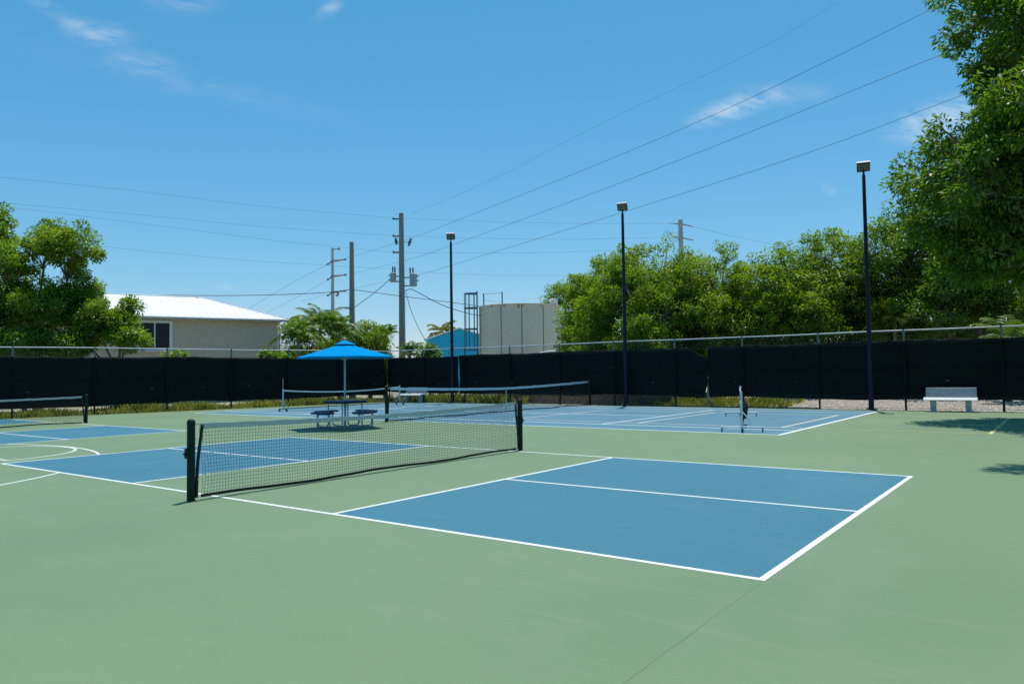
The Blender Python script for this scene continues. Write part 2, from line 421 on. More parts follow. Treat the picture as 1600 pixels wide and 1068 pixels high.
def film(top, faces, rim, name, m):
    """a film of paint: top sheet plus a rim down to the slab"""
    n_ = len(top); v = list(top)+[(p[0], p[1], 0.0004) for p in top]
    f = list(faces)+[(a, a+n_, b+n_, b) for a, b in zip(rim, rim[1:]+rim[:1])]
    return MB().add(v, f).build(name, M[m], court)
def patch(x0, x1, y0, y1, m='blue', z=0.0014, name='painted_court_area'):
    return film([(x0, y0, z), (x1, y0, z), (x1, y1, z), (x0, y1, z)], [(0, 1, 2, 3)], [0, 1, 2, 3], name, m)
LZ = 0.0026
def cline(a, b, w=0.052, m='white_line', z=0.0026, ext=0.0):
    a = Vector((a[0], a[1], 0)); b = Vector((b[0], b[1], 0)); d = (b-a).normalized(); s = Vector((-d.y, d.x, 0))*(w/2)
    a = a-d*ext; b = b+d*ext
    # slightly uneven hand-rolled edges
    L = (b-a).length; k = max(2, int(L/0.8)); v = []; f = []
    for i in range(k+1):
        p = a.lerp(b, i/k); j = 1+random.uniform(-0.06, 0.06)
        v += [p+s*j, p-s*j]
    v = [(p.x, p.y, z) for p in v]
    for i in range(k): f.append((2*i+1, 2*i+3, 2*i+2, 2*i))
    return film(v, f, list(range(0, 2*k+2, 2))+list(range(2*k+1, 0, -2)), 'painted_line', m)
def carc(c, r, a0, a1, w=0.05, m='white_line', z=0.0022):
    k = 48; v = []; f = []
    for i in range(k+1):
        a = a0+(a1-a0)*i/k
        for rr in (r+w/2, r-w/2): v.append((c[0]+rr*math.cos(a), c[1]+rr*math.sin(a), z))
    for i in range(k): f.append((2*i, 2*i+2, 2*i+3, 2*i+1))
    return film(v, f, list(range(0, 2*k+2, 2))+list(range(2*k+1, 0, -2)), 'painted_line', m)

W = 6.096
def pickle(x, sgn, y0=0.0, m='blue'):
    a, b = x+sgn*2.134, x+sgn*6.706
    patch(min(a, b), max(a, b), y0, y0+W, m)
# near court
pickle(0, 1); pickle(0, -1)
cline((-6.706, 0), (6.706, 0), 0.055, ext=0.027); cline((-6.706, W), (6.706, W), 0.055, ext=0.027, m='white_line')
Z2 = 0.0034
for sx in (-1, 1):
    cline((sx*2.134, 0), (sx*2.134, W), 0.055, z=Z2); cline((sx*6.706, 0), (sx*6.706, W), 0.055, z=Z2)
    cline((sx*2.134, W/2), (sx*6.706, W/2), 0.05, z=0.0030)
# left court
LX = -17.9
pickle(LX, 1, -0.05); pickle(LX, -1, -0.05)
cline((LX-6.4, -0.05), (LX+6.706, -0.05), 0.055); cline((LX-5.0, W-0.05), (LX+6.706, W-0.05), 0.055)
for q in (2.134, 6.65):
    cline((LX+q, -0.05), (LX+q, W-0.05), 0.055, z=Z2)
cline((LX-2.134, -0.05), (LX-2.134, W-0.05), 0.055, z=Z2)
cline((LX+2.134, W/2-0.05), (LX+6.706, W/2-0.05), 0.05)
cline((LX-2.134, W/2-0.05), (LX-6.3, W/2-0.05), 0.05)
# tennis court with other games overlaid
TN = -8.69; TY0, TY1, TYC = 11.80, 22.75, 17.27
patch(TN-11.885, TN+11.885, TY0, TY1, 'paleblue', name='tennis_court_area')
TX0, TX1 = TN-11.885, TN+11.885
cline((TX0, TY0), (TX1, TY0), 0.078, 'old_line'); cline((TX0, TY1), (TX1, TY1), 0.078, 'old_line')
cline((TX0, TY0+1.37), (TX1, TY0+1.37), 0.078, 'old_line'); cline((TX0, TY1-1.37), (TX1, TY1-1.37), 0.078, 'old_line')
cline((TX1, TY0), (TX1, TY1), 0.10, 'white_line', z=Z2); cline((TX0, TY0), (TX0, TY1), 0.10, 'white_line', z=Z2)
for sx in (-6.55, 6.55): cline((TN+sx, TY0+1.37), (TN+sx, TY1-1.37), 0.07, 'white_line', z=Z2)
cline((TN-6.55, TYC), (TN+6.55, TYC), 0.078, 'old_line', z=0.0030)
for xs in ((7.03, 2.58, -1.45, -5.85), (-24.1, -19.7, -15.6, -11.1)):
    for x in xs:
        cline((x, 14.0), (x, 19.75), 0.078, 'yellow_line' if x > 4 else 'tan_line', z=0.0042)
    a, b = min(xs), max(xs)
    a = max(a, left_fence_x(14)+0.9)
    for y in (14.0, 19.75):
        cline((a, y), (min(b, 3.1), y), 0.072, 'tan_line', z=0.0050)
        if b > 4: cline((3.25, y), (b, y), 0.06, 'yellow_line', z=0.0050)
cline((3.3, 16.85), (7.0, 16.85), 0.05, 'yellow_line', z=0.0046)
# basketball arcs, painted out where the blue courts cross them
carc((-9.0, 0.25), 1.80, 0.0, PI*1.0)
cline((-10.8, 0.25), (-7.2, 0.25), 0.05, z=0.0030)
a_hi = math.asin(6.0/6.1)
carc((-9.0, -4.0), 6.1, math.atan2(5.69, 2.24), PI-math.atan2(5.69, 2.24))
carc((-9.0, -4.0), 6.1, math.radians(-20), math.atan2(3.97, 4.64))
# construction joint in the foreground
jb = MB(); jp = []
for i in range(41):
    t = i/40; jp.append((6.72+t*0.10+random.uniform(-0.006, 0.006), -0.1-t*9.0, 0.003))
for i in range(40):
    w0 = 0.0045+0.003*math.sin(i*1.7); w1 = 0.0045+0.003*math.sin((i+1)*1.7)
    a, b = jp[i], jp[i+1]
    jb.quad((a[0]-w0, a[1], 0.0012), (b[0]-w1, b[1], 0.0012), (b[0]+w1, b[1], 0.0012), (a[0]+w0, a[1], 0.0012))
jb.build('surface_joint', M['crack'], court)

# gravel bed and stones behind the right-hand fence
MB().quad((-3.0, 23.53, -0.035), (20, 23.53, -0.035), (20, 29, 0.25), (-3.0, 29, 0.25)).build('gravel_bed', M['gravel'], kind='structure')

# ------------------------------------------------------------------ court nets
def cords(mb_v, mb_f, P, r):
    """many 3-sided cords; P (n,k,3) polylines of equal length"""
    n, k, _ = P.shape
    t = np.gradient(P, axis=1); t = unit(t)
    ref = np.array([1.0, 0.13, 0.07]); a = unit(np.cross(t, ref)); b = np.cross(t, a)
    ring = [a*math.cos(q)*r+b*math.sin(q)*r for q in (0.3, 0.3+2*PI/3, 0.3+4*PI/3)]
    V = np.stack([P+q for q in ring], axis=2).reshape(-1, 3)
    base = (np.arange(n)[:, None]*k+np.arange(k-1)[None, :])*3
    base = base.ravel(); F = []
    for j in range(3):
        j2 = (j+1) % 3; F.append(np.stack([base+j, base+j2, base+3+j2, base+3+j], 1))
    off = sum(len(v) for v in mb_v); mb_v.append(V); mb_f.append(np.concatenate(F)+off)

def net_mesh(parent, L, top, bot, cell, r, wave=0.02, seed=0):
    """square-knotted netting in the local YZ plane from y=0..L"""
    rg = np.random.default_rng(seed); V = []; F = []
    ny = int(L/cell); nz = int(round((top(L/2)-bot(L/2))/cell))
    yy = np.linspace(0, L, ny+1); tt = np.linspace(0, 1, nz+1)
    Y, T = np.meshgrid(yy, tt, indexing='ij')
    tp = np.array([top(y) for y in yy])[:, None]; bt = np.array([bot(y) for y in yy])[:, None]
    Z = bt+(tp-bt)*T
    ph = rg.uniform(0, 6)
    X = wave*np.sin(Y*1.7+ph)*np.sin(PI*np.clip(1-T, 0, 1)*0.9)*(1-T*0.6)+rg.normal(0, 0.0015, Y.shape)
    Yj = Y+rg.normal(0, cell*0.05, Y.shape)+cell*0.5*np.sin(T*5+Y*0.9)*np.exp(-Y*1.2); Zj = Z+rg.normal(0, cell*0.04, Y.shape)
    P = np.stack([X, Yj, Zj], -1)
    cords(V, F, P, r); cords(V, F, np.ascontiguousarray(P.transpose(1, 0, 2)), r)
    return mesh_np('netting', np.concatenate(V), np.concatenate(F), M['cord'], parent, 'stuff')

def court_net(name, loc, L, hend, hmid, label, group=None, cell=0.0405, r=0.0023, strap=False, post_r=0.047, round_post=False, band_h=0.062, seed=0, bandmat='band', winder=True, posts=(True, True)):
    root = empty(name, loc, 0, label, 'net', group)
    inset = 0.13
    def top(y):
        t = (2*y/(L-2*inset)-1); return hmid+(hend-hmid)*abs(t)**1.5-0.02
    Ln = L-2*inset
    def bot(y): return 0.035+0.012*math.sin(y*2.3+seed)
    for k, (y, on) in enumerate(zip((0, L), posts)):
        if not on: continue
        pb = MB(); rr = post_r
        if round_post: pb.lathe([(rr, -0.02), (rr, hend+0.03), (rr*0.85, hend+0.045), (rr*0.4, hend+0.052)], 20, (0, y, 0))
        else:
            pb.lathe([(rr, -0.02), (rr, hend+0.0), (rr*0.98, hend+0.012)], 20, (0, y, 0))
        p = pb.build('post', M['netpost'], root, True)
        cap = MB().lathe([(rr*1.06, 0), (rr*1.06, 0.018), (rr*0.86, 0.042), (rr*0.45, 0.055)], 20, (0, y, hend+0.004)).build('post_cap', M['netpost'], p, True)
        s = 1 if k == 0 else -1
        if winder:
            MB().box((0.0, y-s*(rr+0.012), hend*0.62), (0.05, 0.03, 0.12), 0, 0.006).tube([(0.0, y-s*(rr+0.02), hend*0.62), (0.0, y-s*(rr+0.05), hend*0.62), (0.05, y-s*(rr+0.05), hend*0.60)], 0.008, 6).build('winder', M['netpost'], p, True)
            for zz in (0.12, 0.40, 0.80):
                MB().tube([(0, y+s*rr*0.8, hend*zz), (0, y+s*(rr+0.018), hend*zz)], 0.006, 6).build('lacing_hook', M['netpost'], p, True)
    pts = [(0, inset+Ln*i/60, top(Ln*i/60)+0.0) for i in range(61)]
    net = net_mesh(root, Ln, top, bot, cell, r, 0.022, seed); net.location = (0, inset, 0)
    bpts = [(p[0]+0.002*math.sin(i*2.1), p[1], p[2]+0.003*math.sin(i*1.3)-band_h/2+0.02) for i, p in enumerate(pts)]
    hb = MB().strip(bpts, 0.016, band_h, (1, 0, 0)).build('headband', M[bandmat], root)
    if winder:
        for q in (0.05, 0.13):
            MB().tube([(0.006, inset+q, bpts[1][2]), (0.0125, inset+q, bpts[1][2])], 0.011, 10).build('grommet', M['rivet'], hb, True)
    MB().tube([(0, 0, hend-0.005), (0, inset, hend-0.012)], 0.004, 6).build('tension_cable', M['blackband'], root)
    MB().tube([(0, L, hend-0.005), (0, L-inset, hend-0.012)], 0.004, 6).build('tension_cable', M['blackband'], root)
    for y0, s in ((inset, 1), (L-inset, -1)):
        sp = [(0.004*math.sin(i), y0-s*0.012*math.sin(i*0.55)-s*0.06*(1-i/8), 0.03+(hend-0.05)*i/8) for i in range(9)]
        sb = MB().tube(sp, 0.020, 8).build('side_tape', M['blackband'], root, True)
        if winder:
            for i in (2, 4, 6, 7):
                p = sp[i]; MB().tube([(0.016, p[1]+s*0.004, p[2]), (0.024, p[1]+s*0.004, p[2])], 0.006, 8).build('grommet', M['rivet'], sb, True)
    bt = [(0.01*math.sin(i*0.9), inset+Ln*i/60, bot(Ln*i/60)) for i in range(61)]
    MB().strip(bt, 0.014, 0.035, (1, 0, 0)).build('bottom_tape', M['blackband'], root)
    if strap:
        MB().strip([(0.012, L/2-0.025, hmid*0.5), (0.012, L/2+0.025, hmid*0.5)], 0.006, hmid*0.96, (1, 0, 0)).build('centre_strap', M['band'], root)
        MB().box((0, L/2, 0.01), (0.06, 0.08, 0.02), 0, 0.004).build('strap_anchor', M['galv'], root)
    return root

court_net('pickleball_net', (0.0, -0.36, 0), 6.70, 0.915, 0.865, 'low black pickleball net nearest the camera, between two dark green posts', seed=1)
court_net('pickleball_net', (LX, -0.36, 0), 6.72, 0.90, 0.86, 'black pickleball net cut off by the left edge of the photo', seed=2)
court_net('tennis_net', (TN, 11.2, 0), 12.35, 1.07, 0.93, 'long sagging tennis net with white band and centre strap behind the near net', strap=True, round_post=True, post_r=0.05, band_h=0.085, cell=0.05, seed=3, bandmat='portwhite', winder=False)

# ------------------------------------------------------------------ fences
def chain_link(parent, p0, p1, z0, z1, name='chain_link_mesh', cell=0.062, r=0.0021):
    """woven diamonds: zigzag wires standing side by side"""
    p0 = np.array([*p0, 0.0]); p1 = np.array([*p1, 0.0]); L = np.linalg.norm(p1-p0); d = (p1-p0)/L
    n = int(L/cell); k = int((z1-z0)/(cell*0.5))+1
    V = []; F = []
    zz = np.linspace(z0, z1, k+1); zig = (np.arange(k+1) % 2)*cell*1.02
    s = np.arange(n)[:, None]*cell+zig[None, :]
    nrm = np.array([-d[1], d[0], 0.0])
    P = p0+s[..., None]*d+zz[None, :, None]*np.array([0, 0, 1.0])+nrm*(((np.arange(k+1) % 2)-0.5)*0.008)[None, :, None]
    cords(V, F, P, r)
    return mesh_np(name, np.concatenate(V), np.concatenate(F), M['wire'], parent, 'stuff')

TOP = 2.75
def fence_run(label, p0, p1, posts, scr0, scr1):
    root = empty('chain_link_fence', (0, 0, 0), 0, label, 'fence', 'chain link fences round the courts')
    d = Vector((p1[0]-p0[0], p1[1]-p0[1], 0)); L = d.length; d.normalize()
    pm = None; pm2 = None
    for s in posts:
        x, y = p0[0]+d.x*s, p0[1]+d.y*s
        if pm is None:
            a = MB().lathe([(0.036, -0.1), (0.036, 2.38)], 12).build('post', M['blackpost'], root, True); pm = a.data
            b = MB().lathe([(0.036, 2.382), (0.036, TOP-0.02), (0.040, TOP+0.0), (0.03, TOP+0.045)], 12).build('post_top', M['greypost'], a, True); pm2 = b.data
        else:
            a = bpy.data.objects.new('post', pm); COL.objects.link(a); a.parent = root
            b = bpy.data.objects.new('post_top', pm2); COL.objects.link(b); b.parent = a
        a.location = (x, y, 0)
    def rail(z, r, m, nm, wob):
        k = int(L/1.0); pts = []
        for i in range(k+1):
            s = L*i/k; pts.append((p0[0]+d.x*s, p0[1]+d.y*s, z+wob*math.sin(s*0.55)+wob*0.6*math.sin(s*1.31+1)))
        return MB().tube(pts, r, 8).build(nm, M[m], root, True)
    rail(TOP, 0.024, 'galv', 'top_rail', 0.008)
    rail(1.42, 0.020, 'blackpost', 'middle_rail', 0.004)
    rail(0.05, 0.006, 'wire', 'bottom_tension_wire', 0.004)
    nrm = Vector((-d.y, d.x, 0))*(-0.045)
    q0 = (p0[0]+nrm.x, p0[1]+nrm.y); q1 = (p1[0]+nrm.x, p1[1]+nrm.y)
    chain_link(root, q0, q1, 2.30, TOP-0.01)
    chain_link(root, q0, q1, 0.04, 0.50)
    return root

BACK0, BACK1 = CORNER, (16.0, FENCE_Y)
back_posts = [0.0]+[x-CORNER[0] for x in [1.0+2.85*k for k in range(-7, 6)]]
fence_run('tall chain link fence with pale top rail along the far side of the courts', BACK0, BACK1, back_posts, 0, 0)
LL = math.hypot(LEFT_END[0]-CORNER[0], LEFT_END[1]-CORNER[1])
fence_run('chain link fence with pale top rail running in front of the beige house', CORNER, LEFT_END, [2.9*k for k in range(1, 10)], 0, 0)

def windscreen(label, p0, p1, topf, botf, seed, off=0.075, gape=0.0):
    """hung fabric: a grid sheet with tension folds, a hem, and small half-moon wind vents"""
    rg = np.random.default_rng(seed)
    p0 = Vector((*p0, 0)); p1 = Vector((*p1, 0)); d = (p1-p0); L = d.length; d.normalize(); nr = Vector((-d.y, d.x, 0))
    root = empty('windscreen', p0, 0, label, 'windscreen', 'black windscreens on the fences')
    k = max(8, int(L/0.11)); m = 22; V = []; F = []
    ph = rg.uniform(0, 6, 8)
    for i in range(k+1):
        s = L*i/k; b, t = botf(s), topf(s)
        for j in range(m+1):
            q = j/m; z = b+(t-b)*q
            w = 0.010*math.sin(s*4.1+q*5+ph[0])+0.012*math.sin(s*1.3-q*7+ph[1])+0.006*math.sin(s*9.5+q*14+ph[2])
            w += 0.020*math.sin((s*1.9+q*3.3)+ph[3])*max(0, math.sin(s*0.45+ph[4]))
            w += 0.014*(1-q)*math.sin(s*2.2+ph[5])+0.018*max(0, math.sin(s*3.0+(1-q)*6.0+ph[6]))**4*max(0, math.sin(s*0.8+ph[7]))
            w *= 1.45
            z += (0.012*math.sin(s*2.2+ph[3]) if j == 0 else 0)+(0.008*math.sin(s*3.4+ph[2]) if j == m else 0)
            sg = s-gape*max(0.0, 1-q/0.42)*max(0.0, 1-(L-s)/2.5)
            p = d*sg+nr*(off+w); V.append((p.x, p.y, z))
    for i in range(k):
        for j in range(m):
            a = i*(m+1)+j; F.append((a, a+m+1, a+m+2, a+1))
    sh = MB().add(V, F).build('fabric_sheet', M['screen'], root, True)
    sm = sh.modifiers.new('thickness', 'SOLIDIFY'); sm.thickness = 0.004
    vm = None
    s = 1.1+rg.uniform(0, 0.5)
    while s < L-0.5:
        z = 1.02+rg.uniform(-0.05, 0.05)
        p = d*s+nr*(off-0.075)
        if vm is None:
            vb = MB(); n_ = 8; vv = [(0, 0, 0)]
            for i in range(n_+1):
                a = PI+PI*i/n_; vv.append((d.x*0.085*math.cos(a)-nr.x*0.03*math.sin(-a), d.y*0.085*math.cos(a)-nr.y*0.03*math.sin(-a), 0.055*math.sin(a)))
            vb.add(vv, [(0, i+1, i+2) for i in range(n_)])
            vb.add([(x+nr.x*0.003, y+nr.y*0.003, z_) for x, y, z_ in vv], [(0, i+2, i+1) for i in range(n_)])
            o = vb.build('wind_vent', M['vent'], root); vm = o.data
        else:
            o = bpy.data.objects.new('wind_vent', vm); COL.objects.link(o); o.parent = root
        o.location = (p.x, p.y, z); o.scale = (rg.uniform(0.4, 1.0),)*3
        s += 2.4+rg.uniform(-0.25, 0.25)
    return root

def wav(base, a, k, ph):
    return lambda s: base+a*math.sin(s*k+ph)+a*0.5*math.sin(s*k*2.3+ph*2)
XS1, XS2 = -16.60, -3.30
# panels on the far side, split by a slit beside the first lamp post and by a gaping seam further right
windscreen('black windscreen on the far fence left of the narrow slit, behind the umbrella', (CORNER[0]+0.02, FENCE_Y), (XS1, FENCE_Y), wav(2.37, 0.012, 1.0, 0.4), wav(0.50, 0.03, 0.9, 1.0), 3)
def top_mid(s):
    x = XS1+0.07+s; b = 2.40+0.012*math.sin(s*1.1)
    if x > -4.25: b -= (x+4.25)/0.95*0.46
    return b
def bot_mid(s): return 0.44+0.03*math.sin(s*0.8)-0.05*max(0, (s-9)/4.4)
windscreen('black windscreen with drooping top corner on the far fence below the tan tank', (XS1+0.07, FENCE_Y), (XS2-0.02, FENCE_Y), top_mid, bot_mid, 5, gape=0.16)
windscreen('creased black windscreen on the far fence behind the right-hand bench', (XS2+0.0, FENCE_Y), (15.9, FENCE_Y), wav(2.41, 0.012, 0.9, 2.0), lambda s: 0.40-0.05*min(1, s/5)+0.02*math.sin(s*0.9), 8)
dl = Vector((LEFT_END[0]-CORNER[0], LEFT_END[1]-CORNER[1], 0)).normalized()
windscreen('black windscreen on the left-hand fence below the beige house', LEFT_END, (CORNER[0]+dl.x*0.03, CORNER[1]+dl.y*0.03), wav(2.38, 0.015, 0.8, 0.2), wav(0.36, 0.025, 0.7, 2.0), 11)

cp = MB().lathe([(0.075, -0.06), (0.070, 1.15), (0.05, 1.2)], 12, (0, 0, 0)).build('added_gap_post', M['shedroof'], None, True, loc=(-3.42, 24.15, 0))  # pale post added to stand in for the brightness seen through the seam
tag(cp, 'added pale post that brightens the gap in the gaping windscreen seam', 'post')

# ------------------------------------------------------------------ lamp posts
def light_pole(loc, H, yaw, label):
    root = empty('light_pole', loc, 0, label, 'light pole', 'court lamp posts along the far fence')
    MB().lathe([(0.092, 0.0), (0.090, 0.5), (0.058, H-0.45), (0.055, H-0.30), (0.04, H-0.28)], 16).build('pole', M['navy'], root, True)
    bp = MB().box((0, 0, 0.015), (0.34, 0.34, 0.03), 0, 0.005).build('base_plate', M['navy'], root)
    for a in range(4):
        q = PI/4+a*PI/2; MB().lathe([(0.018, 0), (0.018, 0.05)], 6, (0.18*math.cos(q), 0.18*math.sin(q), 0.03)).build('anchor_bolt', M['galv'], bp)
    R_ = Matrix.Rotation(yaw, 4, 'Z') @ Matrix.Rotation(math.radians(35), 4, 'X')
    hc = Vector((0, 0, H))
    def hp(c): return tuple(hc+R_ @ Vector(c))
    MB().tube([(0, 0, H-0.40), hp((0, 0.02, -0.02))], 0.034, 10).build('tenon_arm', M['navy'], root, True)
    # local head: x wide, y thickness (front is -y), z tall
    head = MB().box(hp((0, 0, 0)), (0.43, 0.11, 0.35), mtx=R_.to_3x3(), bev=0.018).build('lamp_head', M['lamp_body'], root)
    for i in range(9):
        MB().box(hp((-0.176+0.044*i, 0.085, 0.0)), (0.010, 0.06, 0.30), mtx=R_.to_3x3()).build('cooling_fin', M['lamp_cap'], head)
    MB().box(hp((0, -0.02, 0.186)), (0.44, 0.13, 0.018), mtx=R_.to_3x3()).build('visor', M['lamp_cap'], head)
    for i in range(4):
        for j in range(2):
            MB().box(hp((-0.132+0.088*i, -0.058, -0.068+0.128*j)), (0.074, 0.012, 0.105), mtx=R_.to_3x3(), bev=0.004).build('led_module', M['led'], head)
    return root
fa = lambda x, y: math.atan2(-(x-2.0), -(4.0-y))  # heads face the middle of the courts
light_pole((-16.62, 23.38, 0), 8.45, fa(-16.35, 23.4)*0.8, 'navy lamp post with square floodlight, farthest left of the three')
light_pole((-6.80, 23.38, 0), 8.55, fa(-6.8, 23.4)*0.6, 'navy lamp post with square floodlight in front of the light green trees, middle of three')
light_pole((2.82, 23.38, 0), 8.60, 0.25, 'tall navy lamp post with square floodlight just left of the big dark tree')

# ------------------------------------------------------------------ picnic table and umbrella
TC = (-7.98, 8.92)
pt = empty('picnic_table', (*TC, 0), 0, 'blue-topped picnic table with attached seats on grey tube frame under the umbrella', 'picnic table')
tw = 0.88
tt_ = MB().box((0, 0, 0.735), (tw, tw, 0.05), 0, 0.02).build('table_top', M['tableblue'], pt)
MB().box((0, 0, 0.702), (tw+0.012, tw+0.012, 0.03), 0, 0.01).build('edge_rim', M['tableblue'], tt_)
for k in range(4):
    R_ = Matrix.Rotation(k*PI/2, 3, 'Z')
    def T(p): return tuple(R_ @ Vector(p))
    sb = MB(); sb.box(T((0.80, 0, 0.44)), (0.27, 0.72, 0.055) if k % 2 == 0 else (0.72, 0.27, 0.055), 0, 0.02)
    seat = sb.build('seat', M['tableblue'], pt)
    arc = [PI/2*i/5 for i in range(1, 6)]
    y = 0.30
    pts = [(0.80, y, 0.42), (0.80, y, 0.14)]+[(0.80-0.11*(1-math.cos(a)), y, 0.14-0.11*math.sin(a)) for a in arc]
    pts += [(0.47, y, 0.03)]+[(0.47-0.11*math.sin(a), y, 0.14-0.11*math.cos(a)) for a in arc]+[(0.36, y, 0.70)]
    MB().tube([T(p) for p in pts], 0.019, 10).build('frame_tube', M['steel'], pt, True)
    y = -0.22
    pts = [(0.80, y, 0.42), (0.80, y, 0.14)]+[(0.80-0.11*(1-math.cos(a)), y, 0.14-0.11*math.sin(a)) for a in arc]+[(0.30, y*0.6, 0.03), (0.03, 0.0, 0.035)]
    MB().tube([T(p) for p in pts], 0.019, 10).build('frame_tube', M['steel'], pt, True)
    MB().tube([T((0.80, -0.2, 0.405)), T((0.80, 0.2, 0.405))], 0.016, 8).build('seat_brace', M['steel'], seat, True)

um = empty('patio_umbrella', (*TC, 0), 0, 'bright blue six-sided patio umbrella standing over the picnic table', 'umbrella')
MB().lathe([(0.09, 0.0), (0.09, 0.02), (0.036, 0.03), (0.034, 0.30), (0.030, 0.31), (0.028, 2.33)], 16).build('pole', M['steel'], um, True)
CR, CZ, AP = 1.36, 1.99, 2.40
def hexp(k, r, z, a0=math.radians(36.6)): return (r*math.cos(a0+k*PI/3), r*math.sin(a0+k*PI/3), z)
cv = MB(); rows = 10; cols = 8; V = []; F = []
for k in range(6):
    b0 = len(V)
    for i in range(rows+1):
        t = 0.13+0.87*i/rows
        z = AP-(AP-CZ)*(t**0.92)
        a, b = Vector(hexp(k, CR*t, z)), Vector(hexp(k+1, CR*t, z))
        for j in range(cols+1):
            u = j/cols; p = a.lerp(b, u); sag = 4*u*(1-u)
            p.z -= 0.035*sag*t*(1-0.4*t); p.x *= 1-0.03*sag*(t**3); p.y *= 1-0.03*sag*(t**3)
            if i == rows: p.z += 0.018*sag
            V.append(tuple(p))
    for i in range(rows):
        for j in range(cols):
            a = b0+i*(cols+1)+j; F.append((a, a+cols+1, a+cols+2, a+1))
cv.add(V, F)
can = cv.build('canopy', M['canopy'], um); sm = can.modifiers.new('thickness', 'SOLIDIFY'); sm.thickness = 0.004
hv = MB()
for k in range(6):
    pts = []
    for j in range(9):
        u = j/8; p = Vector(hexp(k, CR, CZ)).lerp(Vector(hexp(k+1, CR, CZ)), u); s_ = 4*u*(1-u)
        pts.append((p.x*(1-0.03*s_), p.y*(1-0.03*s_), CZ-0.035*s_*0.6+0.018*s_))
    for j in range(8):
        a, b = pts[j], pts[j+1]; hv.quad(a, b, (b[0], b[1], b[2]-0.045), (a[0], a[1], a[2]-0.045))
h = hv.build('hem', M['canopy'], can); sm = h.modifiers.new('thickness', 'SOLIDIFY'); sm.thickness = 0.004
vc = MB(); vv = [(0, 0, 2.465)]+[hexp(k, 0.30, 2.345) for k in range(6)]
vc.add(vv, [(0, 1+k, 1+(k+1) % 6) for k in range(6)]); v_ = vc.build('vent_cap', M['canopy'], um)
sm = v_.modifiers.new('thickness', 'SOLIDIFY'); sm.thickness = 0.004
MB().lathe([(0.03, 2.44), (0.035, 2.47), (0.02, 2.49), (0.03, 2.515), (0.012, 2.54)], 12).build('finial', M['galv'], um, True)
for k in range(6):
    e = Vector(hexp(k, CR*0.985, CZ-0.012)); a = Vector(hexp(k, 0.05, 2.33)); m_ = a.lerp(e, 0.52); m_.z -= 0.0
    rb = MB().tube([a, m_, e], 0.010, 6).build('rib', M['steel'], um)
    MB().tube([Vector(hexp(k, 0.05, 1.93)), m_], 0.008, 6).build('stretcher', M['steel'], rb)
MB().lathe([(0.045, 1.89), (0.05, 1.95), (0.04, 1.97)], 12).build('runner', M['steel'], um)

# ------------------------------------------------------------------ portable nets on wheels
def caster(mb_parent, x, y, s=1.0):
    MB().box((x, y, 0.085*s), (0.035, 0.05, 0.03)).build('caster_fork', M['portdark'], mb_parent)
    MB().tube([(x-0.014, y, 0.045*s), (x+0.014, y, 0.045*s)], 0.045*s, 14).build('wheel', M['rubber'], mb_parent, True)

def portable_net(loc, rz, L, H, base_w, label, tall=0.0, sag=0.10, depth=0.60, bundled=False, middle=False, seed=4):
    root = empty('portable_net', loc, rz, label, 'portable net', 'portable nets on wheels')
    for k, y in enumerate((0, L)):
        hh = H+0.04+(tall if k == 0 else 0)
        up = MB().tube([(0, y, 0.10), (0, y, H+0.04)], 0.026, 10).build('upright', M['portwhite'], root, True)
        if k == 0 and tall:
            MB().tube([(0, y, H), (0, y, hh)], 0.014, 8).build('extension_rod', M['steel'], up, True)
        bar = MB().tube([(-base_w/2, y, 0.115), (base_w/2, y, 0.115)], 0.022, 8).build('base_bar', M['portwhite' if bundled else 'portdark'], root, True)
        caster(bar, -base_w/2+0.02, y); caster(bar, base_w/2-0.02, y)
        if middle: caster(bar, 0.0, y-0.02)
        MB().tube([(0, y, 0.42), (0, y+(0.28 if k == 0 else -0.28), 0.13)], 0.013, 6).build('brace', M['portwhite'], root, True)
    MB().tube([(0, 0, 0.125), (0, L, 0.125)], 0.022, 8).build('bottom_beam', M['portdark'], root, True)
    lg = MB().tube([(0, L/2, 0.12), (0, L/2, 0.02)], 0.016, 8).build('centre_foot', M['portdark'], root, True)
    def top(y): return H-sag*4*(y/L)*(1-y/L)
    if not bundled:
        pts = [(0, L*i/40, top(L*i/40)) for i in range(41)]
        MB().strip([(p[0], p[1], p[2]-0.025) for p in pts], 0.014, 0.055, (1, 0, 0)).build('headband', M['benchwhite'], root)
        nm = net_mesh(root, L-0.1, lambda y: top(y)-0.03, lambda y: top(y)-depth, 0.05, 0.0022, 0.03, seed); nm.location = (0, 0.05, 0)
    else:
        # the net has slipped and hangs in a slack swag; its tape is folded over the beam
        pts = [(0.02*math.sin(i*0.7), L*i/40, H-0.55*math.sin(PI*min(1, i/34))**1.2-(0.0 if i < 34 else 0.0)) for i in range(41)]
        MB().strip([(p[0], p[1], p[2]-0.03) for p in pts], 0.014, 0.06, (1, 0, 0)).build('headband', M['benchwhite'], root)
        def tp(y): return H-0.55*math.sin(PI*min(1, y/L*40/34))**1.2-0.05
        nm = net_mesh(root, L-0.1, tp, lambda y: max(0.14, tp(y)-0.62), 0.05, 0.0024, 0.06, seed); nm.location = (0.02, 0.05, 0)
        # gathered netting tied to the upright
        gb = MB(); rg = random.Random(5)
        for j in range(7):
            q = [(0.05+0.10*math.sin(i*0.8+j)*0.6+0.03*j*0.3, 2.4+0.05*math.cos(i+j*2)+0.05*j, 0.60-0.052*i) for i in range(9)]
            gb.tube(q, [0.030+0.012*math.sin(i*1.3+j) for i in range(9)], 6)
        gb.build('gathered_net', M['cord'], root, True)
        MB().tube([(0, 0, H*0.55), (0.16, 0.12, 0.30), (0.19, 0.14, 0.12)], 0.016, 8).build('loose_strap', M['benchwhite'], root, True)
    return root
